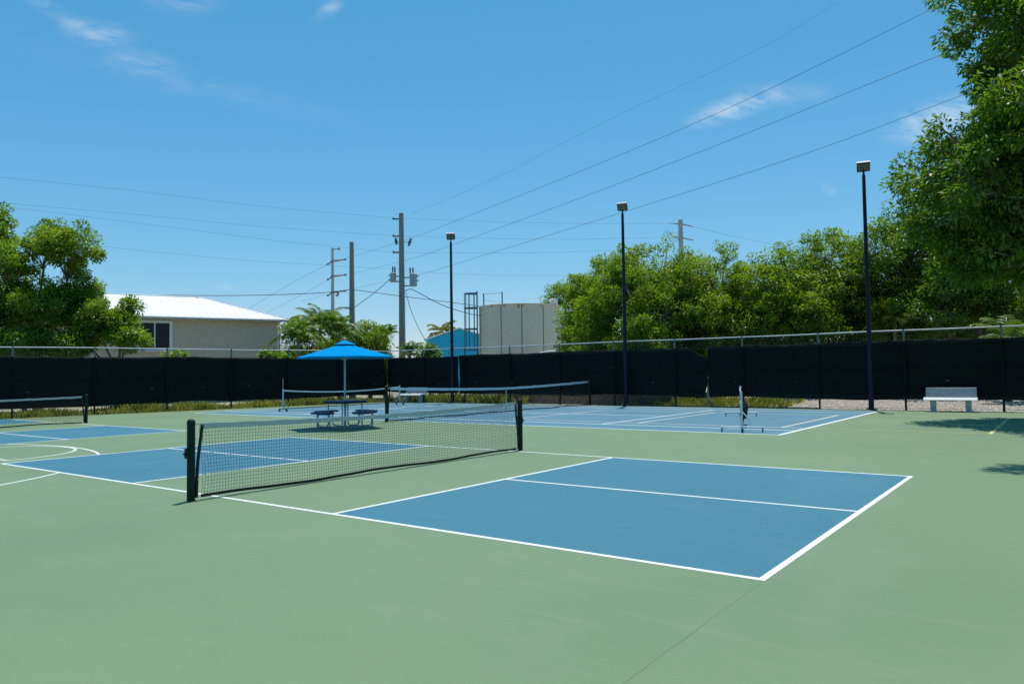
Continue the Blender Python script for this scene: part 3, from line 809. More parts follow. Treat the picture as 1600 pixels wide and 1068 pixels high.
portable_net((-17.75, 14.05, 0), 0, 6.75, 0.90, 0.52, 'portable net on small wheels with sagging white tape, beyond the umbrella', tall=0.45, sag=0.13)
ang = math.atan2(18.15-12.17, 0.05-2.22)-PI/2
portable_net((2.22, 12.17, 0), ang, 6.36, 0.92, 0.96, 'white portable net on wheels seen end-on at the right of the tennis court', bundled=True, middle=True)

# ------------------------------------------------------------------ benches
def bench(loc, rz, label):
    root = empty('park_bench', loc, rz, label, 'bench', 'slatted benches against the far fence')
    Wd = 1.52
    for s in (-1, 1):
        lg = MB().box((s*0.50, 0.02, 0.19), (0.17, 0.17, 0.42), 0, 0.02).build('leg', M['benchblue'], root)
        MB().box((s*0.50, 0.02, 0.01), (0.24, 0.24, 0.02), 0, 0.004).build('foot_plate', M['benchblue'], lg)
    for x in (-0.50, 0.0, 0.50):
        MB().box((x, 0.06, 0.412), (0.06, 0.44, 0.02)).tube([(x, 0.27, 0.41), (x, 0.32, 0.58), (x, 0.355, 0.77)], 0.018, 8).build('bracket', M['benchblue'], root, True)
    for i in range(5):
        MB().box((0, -0.13+0.092*i, 0.445), (Wd, 0.080, 0.042), 0, 0.008).build('seat_slat', M['benchwhite'], root)
    MB().box((0, -0.205, 0.425), (Wd, 0.024, 0.11), mtx=Matrix.Rotation(math.radians(-42), 3, 'X'), bev=0.006).build('seat_edge', M['benchwhite'], root)
    mt = Matrix.Rotation(math.radians(-10), 3, 'X')
    for i in range(5):
        z = 0.515+0.060*i; MB().box((0, 0.275+0.016*i, z), (Wd-0.06, 0.030, 0.048), mtx=mt, bev=0.006).build('back_slat', M['benchblue'], root)
    return root
bench((5.28, 23.02, 0), 0.05, 'pale slatted bench on two thick legs in front of the gravel')
bench((-19.0, 23.0, 0), 0.0, 'distant pale slatted bench seen through the tennis net')

# ------------------------------------------------------------------ utility poles and wires
def P3(x, y, dep): return Vector(at(x, y, dep))
def upole(px, py, depth, wid_top, wid_bot, m, label, square=True):
    t = P3(px, py, depth); root = empty('utility_pole', (t.x, t.y, -0.06), YAW-PI/2, label, 'utility pole', 'utility poles behind the fence')
    b = MB(); H = t.z+0.06
    n_ = 4 if square else 10; k = math.sqrt(2)/2 if square else 0.5
    v = []
    for r, z in ((wid_bot*k, 0), (wid_top*k, H-0.03), (wid_top*k*0.85, H)):
        for i in range(n_):
            a = PI/4+2*PI*i/n_; v.append((r*math.cos(a), r*math.sin(a), z))
    f = [(i+q*n_, (i+1) % n_+q*n_, (i+1) % n_+(q+1)*n_, i+(q+1)*n_) for q in range(2) for i in range(n_)]+[tuple(2*n_+i for i in range(n_))]
    b.add(v, f).build('shaft', M[m], root)
    return root, H
main, HM = upole(627, 333, 49, 0.27, 0.42, 'pole', 'tall grey utility pole carrying two transformers, behind the umbrella')
SC = 49/FPX  # metres per photo pixel at this pole
def mz(y): return HM+(333-y)*SC
for y in (342, 369, 394.5):
    MB().box((-0.36, 0, mz(y)), (0.44, 0.10, 0.09), 0, 0.01).tube([(-0.52, 0, mz(y)-0.02), (-0.52, 0, mz(y)+0.10)], 0.045, 8).build('insulator_bracket', M['insul'], main)
def cutout(x0, y0, x1, y1):
    a = Vector((x0*SC, -0.05, mz(y0))); b = Vector((x1*SC, -0.05, mz(y1)))
    MB().tube([a, a.lerp(b, 0.3), a.lerp(b, 0.35), a.lerp(b, 0.65), a.lerp(b, 0.7), b], [0.05, 0.05, 0.075, 0.075, 0.05, 0.05], 8).tube([a+Vector((0.10, -0.04, 0)), b+Vector((0.10, -0.04, 0))], 0.022, 6).tube([a.lerp(b, 0.5), (0, 0, mz((y0+y1)/2))], 0.018, 6).build('fuse_cutout', M['insul'], main)
cutout(-9.5, 372, -8, 383); cutout(14.5, 373, 10.5, 385)
for x, ytop, ybot, r in ((-13.5, 427, 441, 0.20), (18, 429, 448, 0.245)):
    tr = MB().lathe([(r*0.86, mz(ybot)), (r, mz(ybot)+0.04), (r, mz(ytop)-0.05), (r*1.06, mz(ytop)-0.04), (r*1.06, mz(ytop)), (r*0.6, mz(ytop)+0.05)], 18, (x*SC, -0.02, 0)).build('transformer', M['transf'], main, True)
    for dx in (-0.02, 0.12 if x < 0 else -0.2):
        MB().lathe([(0.035, mz(ytop)+0.02), (0.06, mz(ytop)+0.10), (0.04, mz(ytop)+0.2), (0.055, mz(ytop)+0.28), (0.03, mz(ytop)+0.45)], 8, (x*SC+dx, -0.02, 0)).build('bushing', M['insul'], tr, True)
    MB().box((x*SC+(r+0.05)*(1 if x > 0 else -1), -0.02, mz(ytop)-0.14), (0.14, 0.06, 0.06)).box((x*SC+(r+0.05)*(1 if x > 0 else -1), -0.02, mz(ytop)-0.42), (0.10, 0.06, 0.06)).build('lug', M['insul'], tr)
    for y in (ytop+5, ybot-1):
        MB().box((x*SC/2, 0, mz(y)), (abs(x*SC)-0.02, 0.09, 0.07)).build('hanger_bracket', M['arm'], main)
plain, _ = upole(549.5, 378, 47, 0.22, 0.37, 'pole', 'bare grey utility pole without arms, left of the transformer pole')
far, HF = upole(519.5, 387, 76, 0.20, 0.42, 'polepale', 'distant pale utility pole with paired cross arms behind the palms')
SF = 76/FPX
def fz(y): return HF+(387-y)*SF
MB().tube([(0, 0, fz(389.5)), (10.5*SF, 0, fz(388.5))], 0.055, 6).box((10.5*SF, 0, fz(389)), (0.16, 0.12, 0.22)).build('cross_arm', M['arm'], far)
for ya in (407, 431, 456):
    MB().tube([(0, -0.1, fz(ya+1)), (20*SF, -0.1, fz(ya-1))], [0.12, 0.06], 6).box((20*SF, -0.1, fz(ya-1)), (0.22, 0.14, 0.18)).build('cross_arm', M['arm'], far)
    MB().tube([(0, -0.1, fz(ya+1)), (-7*SF, -0.1, fz(ya+6))], [0.10, 0.05], 6).box((-7*SF, -0.1, fz(ya+6)), (0.2, 0.14, 0.16)).build('cross_arm', M['arm'], far)
MB().tube([(0.46, -0.15, fz(457)), (0.62, -0.15, fz(460)), (0.50, -0.15, fz(463)), (0.35, -0.15, fz(461))], 0.09, 8).build('cable_coil', M['insul'], far, True)
rf, HR = upole(1063, 343, 62, 0.30, 0.42, 'polepale', 'grey utility pole rising behind the light green trees')
SR = 62/FPX
def rz_(y): return HR+(343-y)*SR
for y, a in ((349.5, 1), (371, 0.8)):
    MB().tube([(0, -0.05, rz_(y+1)), (-11*SR, -0.05, rz_(y-0.3))], [0.075, 0.045], 6).tube([(-11*SR, -0.05, rz_(y-0.3)), (-19*SR*a, -0.05, rz_(y-0.8))], 0.03, 6).build('cross_arm', M['arm'], rf)
    MB().tube([(0, -0.05, rz_(y+0.5)), (20*SR, -0.05, rz_(y+5))], [0.07, 0.035], 6).build('cross_arm', M['arm'], rf)

def wire(pts, r, label, m='line', sag=0.0, name='power_line', n=16, group='overhead lines'):
    """pts: (px, py, depth) samples; smooth curve through them in space"""
    Q = [P3(*p) for p in pts]; out = []
    for i in range(len(Q)-1):
        p0 = Q[max(i-1, 0)]; p1 = Q[i]; p2 = Q[i+1]; p3 = Q[min(i+2, len(Q)-1)]
        for j in range(n):
            t = j/n
            q = 0.5*((2*p1)+(p2-p0)*t+(2*p0-5*p1+4*p2-p3)*t*t+(3*p1-p0-3*p2+p3)*t**3)
            out.append(q)
    out.append(Q[-1])
    base = out[0].copy()
    o = MB().tube([p-base for p in out], r, 5).build(name, M[m], None, True, loc=base)
    return tag(o, label, 'power line' if name == 'power_line' else 'cable', group)
wire([(512, 413, 76), (615, 381, 58), (645, 370.5, 54), (700, 350, 49), (1060, 204, 35), (1475, 5, 26), (1640, -82, 23.5)], 0.0092, 'uppermost of the three long dark wires sweeping to the top right corner')
wire([(540, 430, 76), (630, 407.5, 56), (700, 385, 49), (1000, 274, 36.5), (1465, 88, 26), (1640, 14, 23.5)], 0.0092, 'middle of the three long dark wires sweeping up to the right')
wire([(470, 470, 78), (560, 449, 68), (655, 429, 54), (700, 416, 49), (975, 331, 37), (1250, 243, 30), (1495, 152, 26), (1640, 95, 23.8)], 0.0092, 'lowest of the three long dark wires, passing the middle floodlight')
wire([(645, 333, 60), (770, 280, 56), (950, 188, 50), (1180, 80, 44), (1310, 3, 41)], 0.006, 'very thin faint wire high above the three dark wires')
wire([(-40, 273, 40), (200, 297, 43), (400, 321, 46), (618, 341, 49)], 0.0058, 'topmost thin wire coming from the left edge to the transformer pole')
wire([(-40, 313, 40), (200, 334, 43), (400, 353, 46), (618, 368.5, 49)], 0.0058, 'second thin wire from the left edge to the transformer pole')
wire([(-40, 317, 40), (200, 346.5, 43), (400, 372, 46), (512, 384, 47.5), (618, 394.5, 49)], 0.0058, 'third thin wire from the left edge to the transformer pole')
wire([(150, 384, 42), (300, 399, 45), (400, 407.5, 46), (618, 420.5, 49)], 0.0052, 'lowest thin wire passing above the white roof to the transformer pole')
wire([(618, 341, 49), (760, 346, 52), (900, 349, 56), (1044, 349, 62)], 0.0058, 'top thin wire between transformer pole and the pole behind the trees')
wire([(618, 368.5, 49), (760, 372.5, 52), (900, 373.5, 56), (1048, 370.5, 62)], 0.0058, 'second thin wire between transformer pole and the pole behind the trees')
wire([(618, 394.5, 49), (720, 395, 51), (850, 394.5, 55), (1050, 388, 62)], 0.0058, 'third thin wire between transformer pole and the pole behind the trees')
wire([(618, 420.5, 49), (720, 428, 51), (860, 430.5, 55), (1050, 424, 62)], 0.0045, 'lowest thin wire running right from the transformer pole above the tank')
wire([(1083, 353.5, 62), (1150, 370, 63), (1240, 388, 66)], 0.008, 'thin wire leaving the pole behind the trees to the right')
wire([(512, 413, 76), (460, 440, 82), (400, 475, 90), (340, 512, 98)], 0.012, 'upper faint wire running down left from the distant pole')
wire([(512, 437, 76), (470, 461, 82), (415, 489, 90), (360, 516, 98)], 0.012, 'lower faint wire running down left from the distant pole')
wire([(60, 457, 50), (160, 459.5, 50), (300, 461.5, 49.6), (400, 461, 49), (500, 457.5, 48), (549, 452, 46.9)], 0.022, 'thick dark cable above the white roof to the bare pole', 'cable', name='service_cable')
wire([(549, 452, 46.9), (590, 457.5, 47.6), (630, 463, 48.7), (680, 469, 50), (748, 478, 52)], 0.020, 'dark cable between the bare pole and the tan tank', 'cable', name='service_cable')
wire([(610, 436, 48.9), (585, 457, 48), (553, 481, 46.9)], 0.020, 'short dark cable slanting from left transformer to the bare pole', 'cable', name='service_cable')
wire([(633, 455, 48.9), (638, 452, 48.8), (647, 453.5, 48.8), (690, 476, 50), (730, 489, 52), (752, 493, 53.5)], 0.024, 'dark cable drooping from the transformer pole to the tank ladder', 'cable', name='service_cable')
wire([(634, 456, 48.9), (642, 484, 49), (655, 514, 49), (669, 538, 49)], 0.018, 'dark cable dropping steeply from the transformer pole to the blue building', 'cable', name='service_cable')

# ------------------------------------------------------------------ house on the left
A = Vector((-34.79, 17.18, 0)); B = Vector((-31.86, 24.85, 0)); hd = (B-A).normalized()
hrz = math.atan2(hd.y, hd.x)
EZ, RZ_, HL, HWD = 5.18, 6.78, 20.0, 8.7
house = empty('house', (B.x, B.y, -0.06), hrz, 'beige stucco house with white metal hip roof behind the left fence', 'house')
# local: x along the wall (0 = right corner, negative to the left), y away from the camera
ov = 0.40
wb = MB(); wx0, wx1, wy0, wy1 = -HL+ov, -ov, ov, HWD-ov
winx0, winx1, winz0, winz1 = -8.55, -6.95, 3.30, 4.78
v = lambda x, z: (x, wy0, z)
wb.quad(v(wx0, 0), v(winx0, 0), v(winx0, EZ), v(wx0, EZ)); wb.quad(v(winx1, 0), v(wx1, 0), v(wx1, EZ), v(winx1, EZ))
wb.quad(v(winx0, 0), v(winx1, 0), v(winx1, winz0), v(winx0, winz0)); wb.quad(v(winx0, winz1), v(winx1, winz1), v(winx1, EZ), v(winx0, EZ))
wb.quad((wx1, wy0, 0), (wx1, wy1, 0), (wx1, wy1, EZ), (wx1, wy0, EZ)); wb.quad((wx1, wy1, 0), (wx0, wy1, 0), (wx0, wy1, EZ), (wx1, wy1, EZ)); wb.quad((wx0, wy1, 0), (wx0, wy0, 0), (wx0, wy0, EZ), (wx0, wy1, EZ))
d_ = 0.14
wb.quad((winx0, wy0, winz0), (winx1, wy0, winz0), (winx1, wy0+d_, winz0), (winx0, wy0+d_, winz0)); wb.quad((winx0, wy0, winz1), (winx0, wy0+d_, winz1), (winx1, wy0+d_, winz1), (winx1, wy0, winz1))
wb.quad((winx0, wy0, winz0), (winx0, wy0+d_, winz0), (winx0, wy0+d_, winz1), (winx0, wy0, winz1)); wb.quad((winx1, wy0, winz0), (winx1, wy0, winz1), (winx1, wy0+d_, winz1), (winx1, wy0+d_, winz0))
wb.build('wall', M['stucco'], house)
hw = HWD/2
rp = [(-HL, 0, EZ), (0, 0, EZ), (0, HWD, EZ), (-HL, HWD, EZ), (-HL+hw, hw, RZ_), (-hw, hw, RZ_)]
rf_ = MB().add(rp+[(x, y, z-0.10) for x, y, z in rp[:4]], [(0, 1, 5, 4), (1, 2, 5), (2, 3, 4, 5), (3, 0, 4), (0, 6, 7, 1), (1, 7, 8, 2), (2, 8, 9, 3), (3, 9, 6, 0), (9, 8, 7, 6)]).build('roof', M['roofwhite'], house)
slope = (RZ_-EZ)/hw
x = -0.3
while x > -HL+0.3:
    top_y = hw if -HL+hw <= x <= -hw else (-x if x > -hw else x+HL)
    MB().box((0, 0, 0), (0.022, math.hypot(top_y, top_y*slope), 0.022), mtx=Matrix.Rotation(math.atan(slope), 3, 'X')).build('standing_seam', M['roofwhite'], rf_, loc=(x, top_y/2, EZ+top_y*slope/2+0.010))
    x -= 0.45
MB().tube([(-hw, hw, RZ_+0.02), (0, 0, EZ+0.02)], 0.05, 6).tube([(-hw, hw, RZ_+0.02), (-HL+hw, hw, RZ_+0.02)], 0.06, 6).build('ridge_cap', M['roofwhite'], rf_)
MB().box((-HL/2, -0.065, EZ-0.10), (HL+0.12, 0.13, 0.15), 0, 0.03).build('gutter', M['gutter'], house)
MB().box((-0.55, wy0-0.06, EZ/2-0.1), (0.10, 0.09, EZ-0.1)).tube([(-0.55, -0.04, EZ-0.16), (-0.55, wy0-0.06, EZ-0.42)], 0.05, 6).build('downspout', M['frame'], house)
win = MB()
for (a0, a1, b0, b1) in ((winx0-0.16, winx1+0.16, winz1-0.0, winz1+0.16), (winx0-0.16, winx1+0.16, winz0-0.16, winz0), (winx0-0.16, winx0, winz0, winz1), (winx1, winx1+0.16, winz0, winz1)):
    win.box(((a0+a1)/2, wy0-0.02, (b0+b1)/2), (a1-a0, 0.06, b1-b0))
wino = win.build('window', M['frame'], house)
mxw = (winx0+winx1)/2
MB().box((mxw, wy0+0.06, (winz0+winz1)/2), (0.07, 0.07, winz1-winz0)).build('mullion', M['frame'], wino)
for x0, x1 in ((winx0, mxw-0.035), (mxw+0.035, winx1)):
    MB().box(((x0+x1)/2, wy0+0.10, (winz0+winz1)/2), (x1-x0-0.004, 0.02, winz1-winz0-0.004)).build('pane', M['glass'], wino)
MB().box((mxw, wy0-0.05, winz0-0.19), (winx1-winx0+0.5, 0.12, 0.05)).build('sill', M['frame'], wino)

# ------------------------------------------------------------------ tank, shed, blue building
tc_ = P3(811.5, 475, 58.2); TR = 3.13; TH = 6.62
tank = empty('storage_tank', (tc_.x, tc_.y, -0.06), YAW-PI/2, 'round tan storage tank with rusty seams and a caged ladder beside the trees', 'storage tank')
MB().lathe([(TR, 0), (TR, TH-0.06), (TR+0.05, TH-0.055), (TR+0.05, TH), (TR*0.98, TH+0.02), (0.3, TH+0.28)], 72).build('shell', M['tank'], tank, True)
for a in (-2.86, -2.03, -1.53, -0.99, -0.35, 0.4, 1.2, 2.0):
    MB().box(((TR+0.005)*math.cos(a), (TR+0.005)*math.sin(a), TH/2-0.05), (0.03, 0.042, TH-0.12), rz=a).build('seam', M['rust'], tank)
for a, hgt, wd in ((-1.60, 0.26, 0.09), (-1.50, 0.16, 0.07), (-1.95, 0.12, 0.10), (-1.05, 0.18, 0.07), (-2.30, 0.10, 0.14)):
    MB().box(((TR+0.004)*math.cos(a), (TR+0.004)*math.sin(a), TH-0.07-hgt/2), (0.012, wd, hgt), rz=a).build('rust_streak', M['ruststain'], tank)
MB().box((0, 0, 0), (0.55, 0.5, 0.30), 0, 0.03).build('roof_hatch', M['shedroof'], tank, loc=(TR*0.84, -0.9, TH+0.2))
MB().tube([(TR*0.90, -1.05, TH), (TR*0.90, -1.05, TH+0.36), (TR*0.80, -1.15, TH+0.44), (TR*0.72, -1.2, TH+0.30)], 0.09, 8).build('vent_pipe', M['shedroof'], tank, True)
for x_, y_ in ((-2.72, -1.0), (-1.30, -2.2)):
    MB().box((x_, y_, TH+0.48), (0.09, 0.09, 0.95)).build('rail_post', M['rust'], tank)
MB().tube([(-2.72, -1.0, TH+0.92), (-1.30, -2.2, TH+0.86)], 0.025, 6).tube([(-2.72, -1.0, TH+0.45), (-1.30, -2.2, TH+0.2)], 0.02, 6).build('guard_rail', M['galv'], tank)
lx, ly = -TR-0.42, -0.9
lad = MB()
for s in (-1, 1): lad.tube([(lx+0.32, ly+s*0.22, 0.4), (lx+0.32, ly+s*0.22, TH+1.15)], 0.05, 6)
lado = lad.build('ladder_rails', M['ladder'], tank)
for i in range(24):
    MB().tube([(lx+0.32, ly-0.22, 0.6+i*0.29), (lx+0.32, ly+0.22, 0.6+i*0.29)], 0.018, 6).build('rung', M['ladder'], lado)
for z in (TH+0.98, TH-0.12, TH-1.72, TH-3.3):
    pts = [(lx+0.30-0.95*math.sin(a), ly+0.42*math.cos(a), z) for a in [PI*i/14 for i in range(15)]]
    MB().strip(pts, 0.02, 0.10, (0.6, 0.8, 0)).build('cage_hoop', M['ladder'], lado)
for i in range(7):
    a = PI*(i+0.5)/7; x_, y_ = lx+0.30-0.95*math.sin(a), ly+0.42*math.cos(a)
    MB().box((x_, y_, TH-1.2), (0.05, 0.05, 4.35)).build('cage_bar', M['ladder'], lado)

shc = P3(928, 548, 47)
shed = empty('pump_shed', (shc.x, shc.y, -0.06), YAW-PI/2+0.12, 'low pump shed with flat white roof showing above the windscreen', 'shed')
MB().box((0, 1.5, 1.32), (5.2, 3.0, 2.64)).build('wall', M['shedwall'], shed)
sr = MB().box((0, 1.5, 2.76), (5.9, 3.7, 0.24), 0, 0.05).build('roof', M['shedroof'], shed)
MB().tube([(-1.3, -0.2, 2.86), (0.1, -0.2, 3.02), (1.55, -0.2, 2.98), (2.0, -0.25, 2.86)], 0.05, 6).tube([(1.5, -0.1, 3.02), (1.75, -0.35, 2.8)], 0.07, 6).build('roof_pipe', M['shedroof'], sr, True)

bl = P3(718, 514, 75)
blue = empty('blue_building', (bl.x, bl.y, -0.06), YAW-PI/2, 'sky blue metal building with ribbed siding and white gable trim left of the tank', 'building')
bw, be, bpk = 3.25, 4.95, 5.98
MB().add([(-bw, 0, 0), (bw, 0, 0), (bw, 0, be), (0, 0, bpk), (-bw, 0, be), (-bw, 10, 0), (bw, 10, 0), (bw, 10, be), (0, 10, bpk), (-bw, 10, be)],
         [(0, 1, 2, 3, 4), (9, 8, 7, 6, 5), (1, 6, 7, 2), (5, 0, 4, 9)]).build('wall', M['bluewall'], blue)
for i in range(21):
    x_ = -bw+0.16+i*0.31; zt = bpk-(bpk-be)*abs(x_)/bw
    MB().box((x_, -0.03, zt/2), (0.09, 0.06, zt-0.05)).build('siding_rib', M['bluewall'], blue)
rb_ = MB()
for s in (-1, 1):
    rb_.add([(0, -0.25, bpk+0.02), (s*(bw+0.3), -0.25, be-0.08), (s*(bw+0.3), 10.2, be-0.08), (0, 10.2, bpk+0.02), (0, -0.25, bpk+0.14), (s*(bw+0.3), -0.25, be+0.04), (s*(bw+0.3), 10.2, be+0.04), (0, 10.2, bpk+0.14)],
            [(0, 1, 2, 3), (4, 7, 6, 5), (0, 4, 5, 1), (1, 5, 6, 2), (2, 6, 7, 3)])
rb_.build('roof', M['roofwhite'], blue)
MB().box((-0.75, -0.12, 4.45), (0.5, 0.2, 0.06)).build('wall_light', M['roofwhite'], blue)
MB().box((-bw+0.42, -0.05, 2.4), (0.09, 0.07, 4.6)).build('downspout', M['ladder'], blue)

# low block wall seen under the windscreen
lw = empty('block_wall', (0, 0, 0), 0, 'low grey block wall seen under the windscreen behind the tennis net', 'wall')
x = -15.2; row = 0
for row in range(3):
    x = -15.2+(0.2 if row % 2 else 0)
    while x < -3.6:
        w_ = 0.395; MB().box((0, 0, 0), (w_, 0.19, 0.193), 0, 0.006).build('block', M['concrete'], lw, loc=(x+w_/2, 25.4+random.uniform(-0.006, 0.006), 0.04+row*0.2)); x += 0.405

# ------------------------------------------------------------------ vegetation
def leaves_np(C, out, r, n, L, rg, droop=0.3, up=0.8, squash=0.75, wide=0.42):
    """C (k,3) clump centres, out (k,3) outward directions, r (k,) radii; n leaves per clump"""
    k = len(C); N = k*n
    dirs = unit(rg.normal(size=(N, 3))); rad = np.repeat(r, n)*(0.35+0.65*rg.random(N)**0.6)
    p = np.repeat(C, n, 0)+dirs*rad[:, None]*np.array([1, 1, squash])
    o = np.repeat(out, n, 0)
    d = unit(dirs*0.75+o*0.35+rg.normal(size=(N, 3))*0.45+np.array([0, 0, -droop]))
    nn = rg.normal(size=(N, 3))*0.40+o*0.25+dirs*0.75+np.array([0, 0, up])
    nn = unit(nn-d*np.sum(nn*d, 1, keepdims=True)); sd_ = np.cross(d, nn)
    ln = (L*rg.uniform(0.65, 1.25, N))[:, None]; w = ln*wide*rg.uniform(0.8, 1.15, (N, 1))*0.5
    b = p; t = p+d*ln-nn*ln*0.10; m_ = p+d*ln*0.45+nn*ln*0.07
    V = np.stack([b, m_+sd_*w, t, m_-sd_*w], 1).reshape(-1, 3)
    F = np.arange(N*4).reshape(N, 4)
    return V, F

def make_tree(name, label, base, lobes, seed, mleaf, mbark, leaf=0.15, n_leaf=110, cl_r=(0.30, 0.60), trunk_r=0.16, fork=None, group=None, cat='tree', droop=0.3, limb_r=0.06, wide=0.42, up=0.8):
    rg = np.random.default_rng(seed); base = np.array(base, float)
    root = empty(name, base, 0, label, cat, group)
    fork = np.array(fork, float) if fork is not None else base+np.array([0, 0, max(0.6, (np.mean([l[2] for l in lobes])-base[2])*0.45)])
    fork = fork-base
    tb = MB()
    nseg = 6; tp = [tuple(fork*(i/nseg)+np.array([rg.normal()*0.04, rg.normal()*0.04, 0])*(0 < i < nseg)) for i in range(nseg+1)]
    tb.tube(tp, [trunk_r*(1.35-0.6*i/nseg) if i else trunk_r*1.6 for i in range(nseg+1)], 10)
    trunk = tb.build('trunk', M[mbark], root, True)
    Cs, Os, Rs = [], [], []; br = MB()
    for (cx, cy, cz, rx, ry, rz2, nc) in lobes:
        c = np.array([cx, cy, cz])-base; R3 = np.array([rx, ry, rz2])
        mid = fork*0.5+c*0.5+rg.normal(size=3)*0.25; mid[2] = min(mid[2], c[2])
        br.tube([tuple(fork*0.96), tuple(mid), tuple(c)], [limb_r*1.5, limb_r*1.05, limb_r*0.6], 7)
        d = unit(rg.normal(size=(nc, 3)))
        rr = 0.42+0.58*rg.random(nc)**0.55
        lump = 0.86+0.22*np.sin(d[:, 0]*5+seed)*np.cos(d[:, 1]*4-seed)+rg.normal(0, 0.06, nc)
        pc = c+d*(rr*lump)[:, None]*R3
        stray = rg.random(nc) < 0.10
        pc[stray] += d[stray]*R3*rg.uniform(0.05, 0.20, (stray.sum(), 1))
        rad = rg.uniform(cl_r[0], cl_r[1], nc); rad[stray] *= 0.7
        Cs.append(pc); Os.append(d); Rs.append(rad)
        for i in range(0, nc, 2):
            a = c*(0.45)+mid*0.55 if i % 4 else c
            q = a*0.45+pc[i]*0.55+rg.normal(size=3)*0.12
            br.tube([tuple(a), tuple(q), tuple(pc[i])], [limb_r*0.45, limb_r*0.28, limb_r*0.12], 5, False)
    br.build('branches', M[mbark], root, True)
    V, F = leaves_np(np.concatenate(Cs), np.concatenate(Os), np.concatenate(Rs), n_leaf, leaf, rg, droop, up, wide=wide)
    mesh_np('crown', V, F, M[mleaf], root, 'stuff')
    return root

# big dark tree overhanging the court on the right (trunk stands outside the picture)
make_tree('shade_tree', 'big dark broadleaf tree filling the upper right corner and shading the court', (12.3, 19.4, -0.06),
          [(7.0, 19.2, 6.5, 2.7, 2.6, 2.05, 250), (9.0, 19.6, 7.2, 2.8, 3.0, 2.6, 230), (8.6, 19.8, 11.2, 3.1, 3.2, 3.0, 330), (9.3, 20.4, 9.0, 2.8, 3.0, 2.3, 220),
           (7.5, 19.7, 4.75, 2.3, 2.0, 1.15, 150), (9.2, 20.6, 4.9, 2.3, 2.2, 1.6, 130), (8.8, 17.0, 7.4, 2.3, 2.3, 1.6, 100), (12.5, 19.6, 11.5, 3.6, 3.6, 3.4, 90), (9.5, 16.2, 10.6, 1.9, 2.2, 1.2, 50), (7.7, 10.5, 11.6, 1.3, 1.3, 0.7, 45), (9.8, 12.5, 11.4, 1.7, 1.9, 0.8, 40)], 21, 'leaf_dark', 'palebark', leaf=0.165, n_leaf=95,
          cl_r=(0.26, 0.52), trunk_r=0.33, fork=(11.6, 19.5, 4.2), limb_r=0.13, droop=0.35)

def tree_at(px, ptop, depth, r, label, seed, mleaf='leaf_mid', low=0.9, name='broadleaf_tree', dens=1.55, leaf=0.16, group='light green trees behind the far fence', bark='bark', zr=None, n_leaf=85, wide=0.42):
    t = P3(px, ptop, depth); H = t.z
    rg = np.random.default_rng(seed*13+1); lobes = []
    base = (t.x, t.y, -0.06); hz = H-low
    lobes.append((t.x, t.y, H-r*0.62, r*0.78, r*0.78, r*0.62, int(55*dens)))
    m = 6
    for i in range(m):
        a = 2*PI*i/m+rg.uniform(-0.3, 0.3); zz = low+hz*rg.uniform(0.34, 0.66); rr = r*rg.uniform(0.50, 0.66)
        lobes.append((t.x+math.cos(a)*r*0.62, t.y+math.sin(a)*r*0.62, zz, rr, rr, hz*rg.uniform(0.20, 0.30), int(30*dens)))
    for i in range(4):
        a = 2*PI*i/4+rg.uniform(-0.5, 0.5)
        lobes.append((t.x+math.cos(a)*r*0.7, t.y+math.sin(a)*r*0.7, low+hz*0.16, r*0.55, r*0.55, hz*0.18, int(20*dens)))
    return make_tree(name, label, base, lobes, seed, mleaf, bark, leaf=leaf, n_leaf=n_leaf, cl_r=(0.24, 0.50), trunk_r=0.11, group=group, limb_r=0.045, wide=wide)

TL = 'light green tree behind the far fence, '
tree_at(972, 388, 39, 2.45, TL+'just right of the tank', 31)
tree_at(1025, 364, 36.5, 3.2, TL+'right of the middle lamp post', 32)
tree_at(1110, 380, 37.5, 3.1, TL+'in front of the far utility pole', 33)
tree_at(1195, 388, 36, 3.0, TL+'midway between the middle and right lamp posts', 34)
tree_at(1288, 348, 36, 2.9, TL+'the tallest, left of the right lamp post', 35)
tree_at(1385, 385, 35, 2.8, TL+'just right of the right lamp post', 36)
tree_at(1470, 285, 33, 3.2, 'broadleaf tree behind the fence under the big dark tree, above the bench, crown raised to darken the growth below', 37, 'leaf_dark', low=2.6)  # crown raised so that its shade darkens the understory
tree_at(1585, 285, 33, 3.2, 'broadleaf tree behind the fence at the right edge of the photo, crown raised to darken the growth below', 38, 'leaf_dark', low=2.4)  # raised likewise, to shade the growth at the right edge
tree_at(1535, 420, 40, 3.0, 'darker green bushy tree far behind the palm above the bench', 40, 'leaf_dark', low=0.5)
tree_at(916, 425, 44, 1.5, TL+'small one beside the tank', 41, dens=1.1)
tree_at(880, 438, 68, 2.3, 'light green tree peeping over the right rim of the tank', 39, dens=0.9, leaf=0.2)

# lower shrubs in front of those trees
def shrub(px, pyc, depth, r, rz2, label, seed, mleaf='leaf_mid', n=60, leaf=0.13, group='shrubs along the far fence'):
    c = P3(px, pyc, depth)
    return make_tree('shrub', label, (c.x, c.y, -0.06), [(c.x, c.y, c.z, r, r, rz2, n), (c.x+0.5*r, c.y+0.2, c.z-rz2*0.5, r*0.8, r*0.8, rz2*0.8, n//2), (c.x-0.5*r, c.y-0.1, c.z-rz2*0.55, r*0.8, r*0.8, rz2*0.8, n//2)],
                     seed, mleaf, 'bark', leaf=leaf, n_leaf=80, cl_r=(0.2, 0.42), trunk_r=0.05, group=group, cat='shrub', limb_r=0.03)
shrub(1085, 512, 35.5, 1.05, 1.05, 'yellow-green shrub above the drooping corner of the windscreen', 51, 'leaf_yellow')
shrub(1180, 500, 34, 1.2, 1.0, 'light green shrub behind the fence left of the right lamp post', 52)
shrub(1270, 490, 33.5, 1.2, 1.1, 'light green shrub behind the fence just left of the right lamp post base', 53)
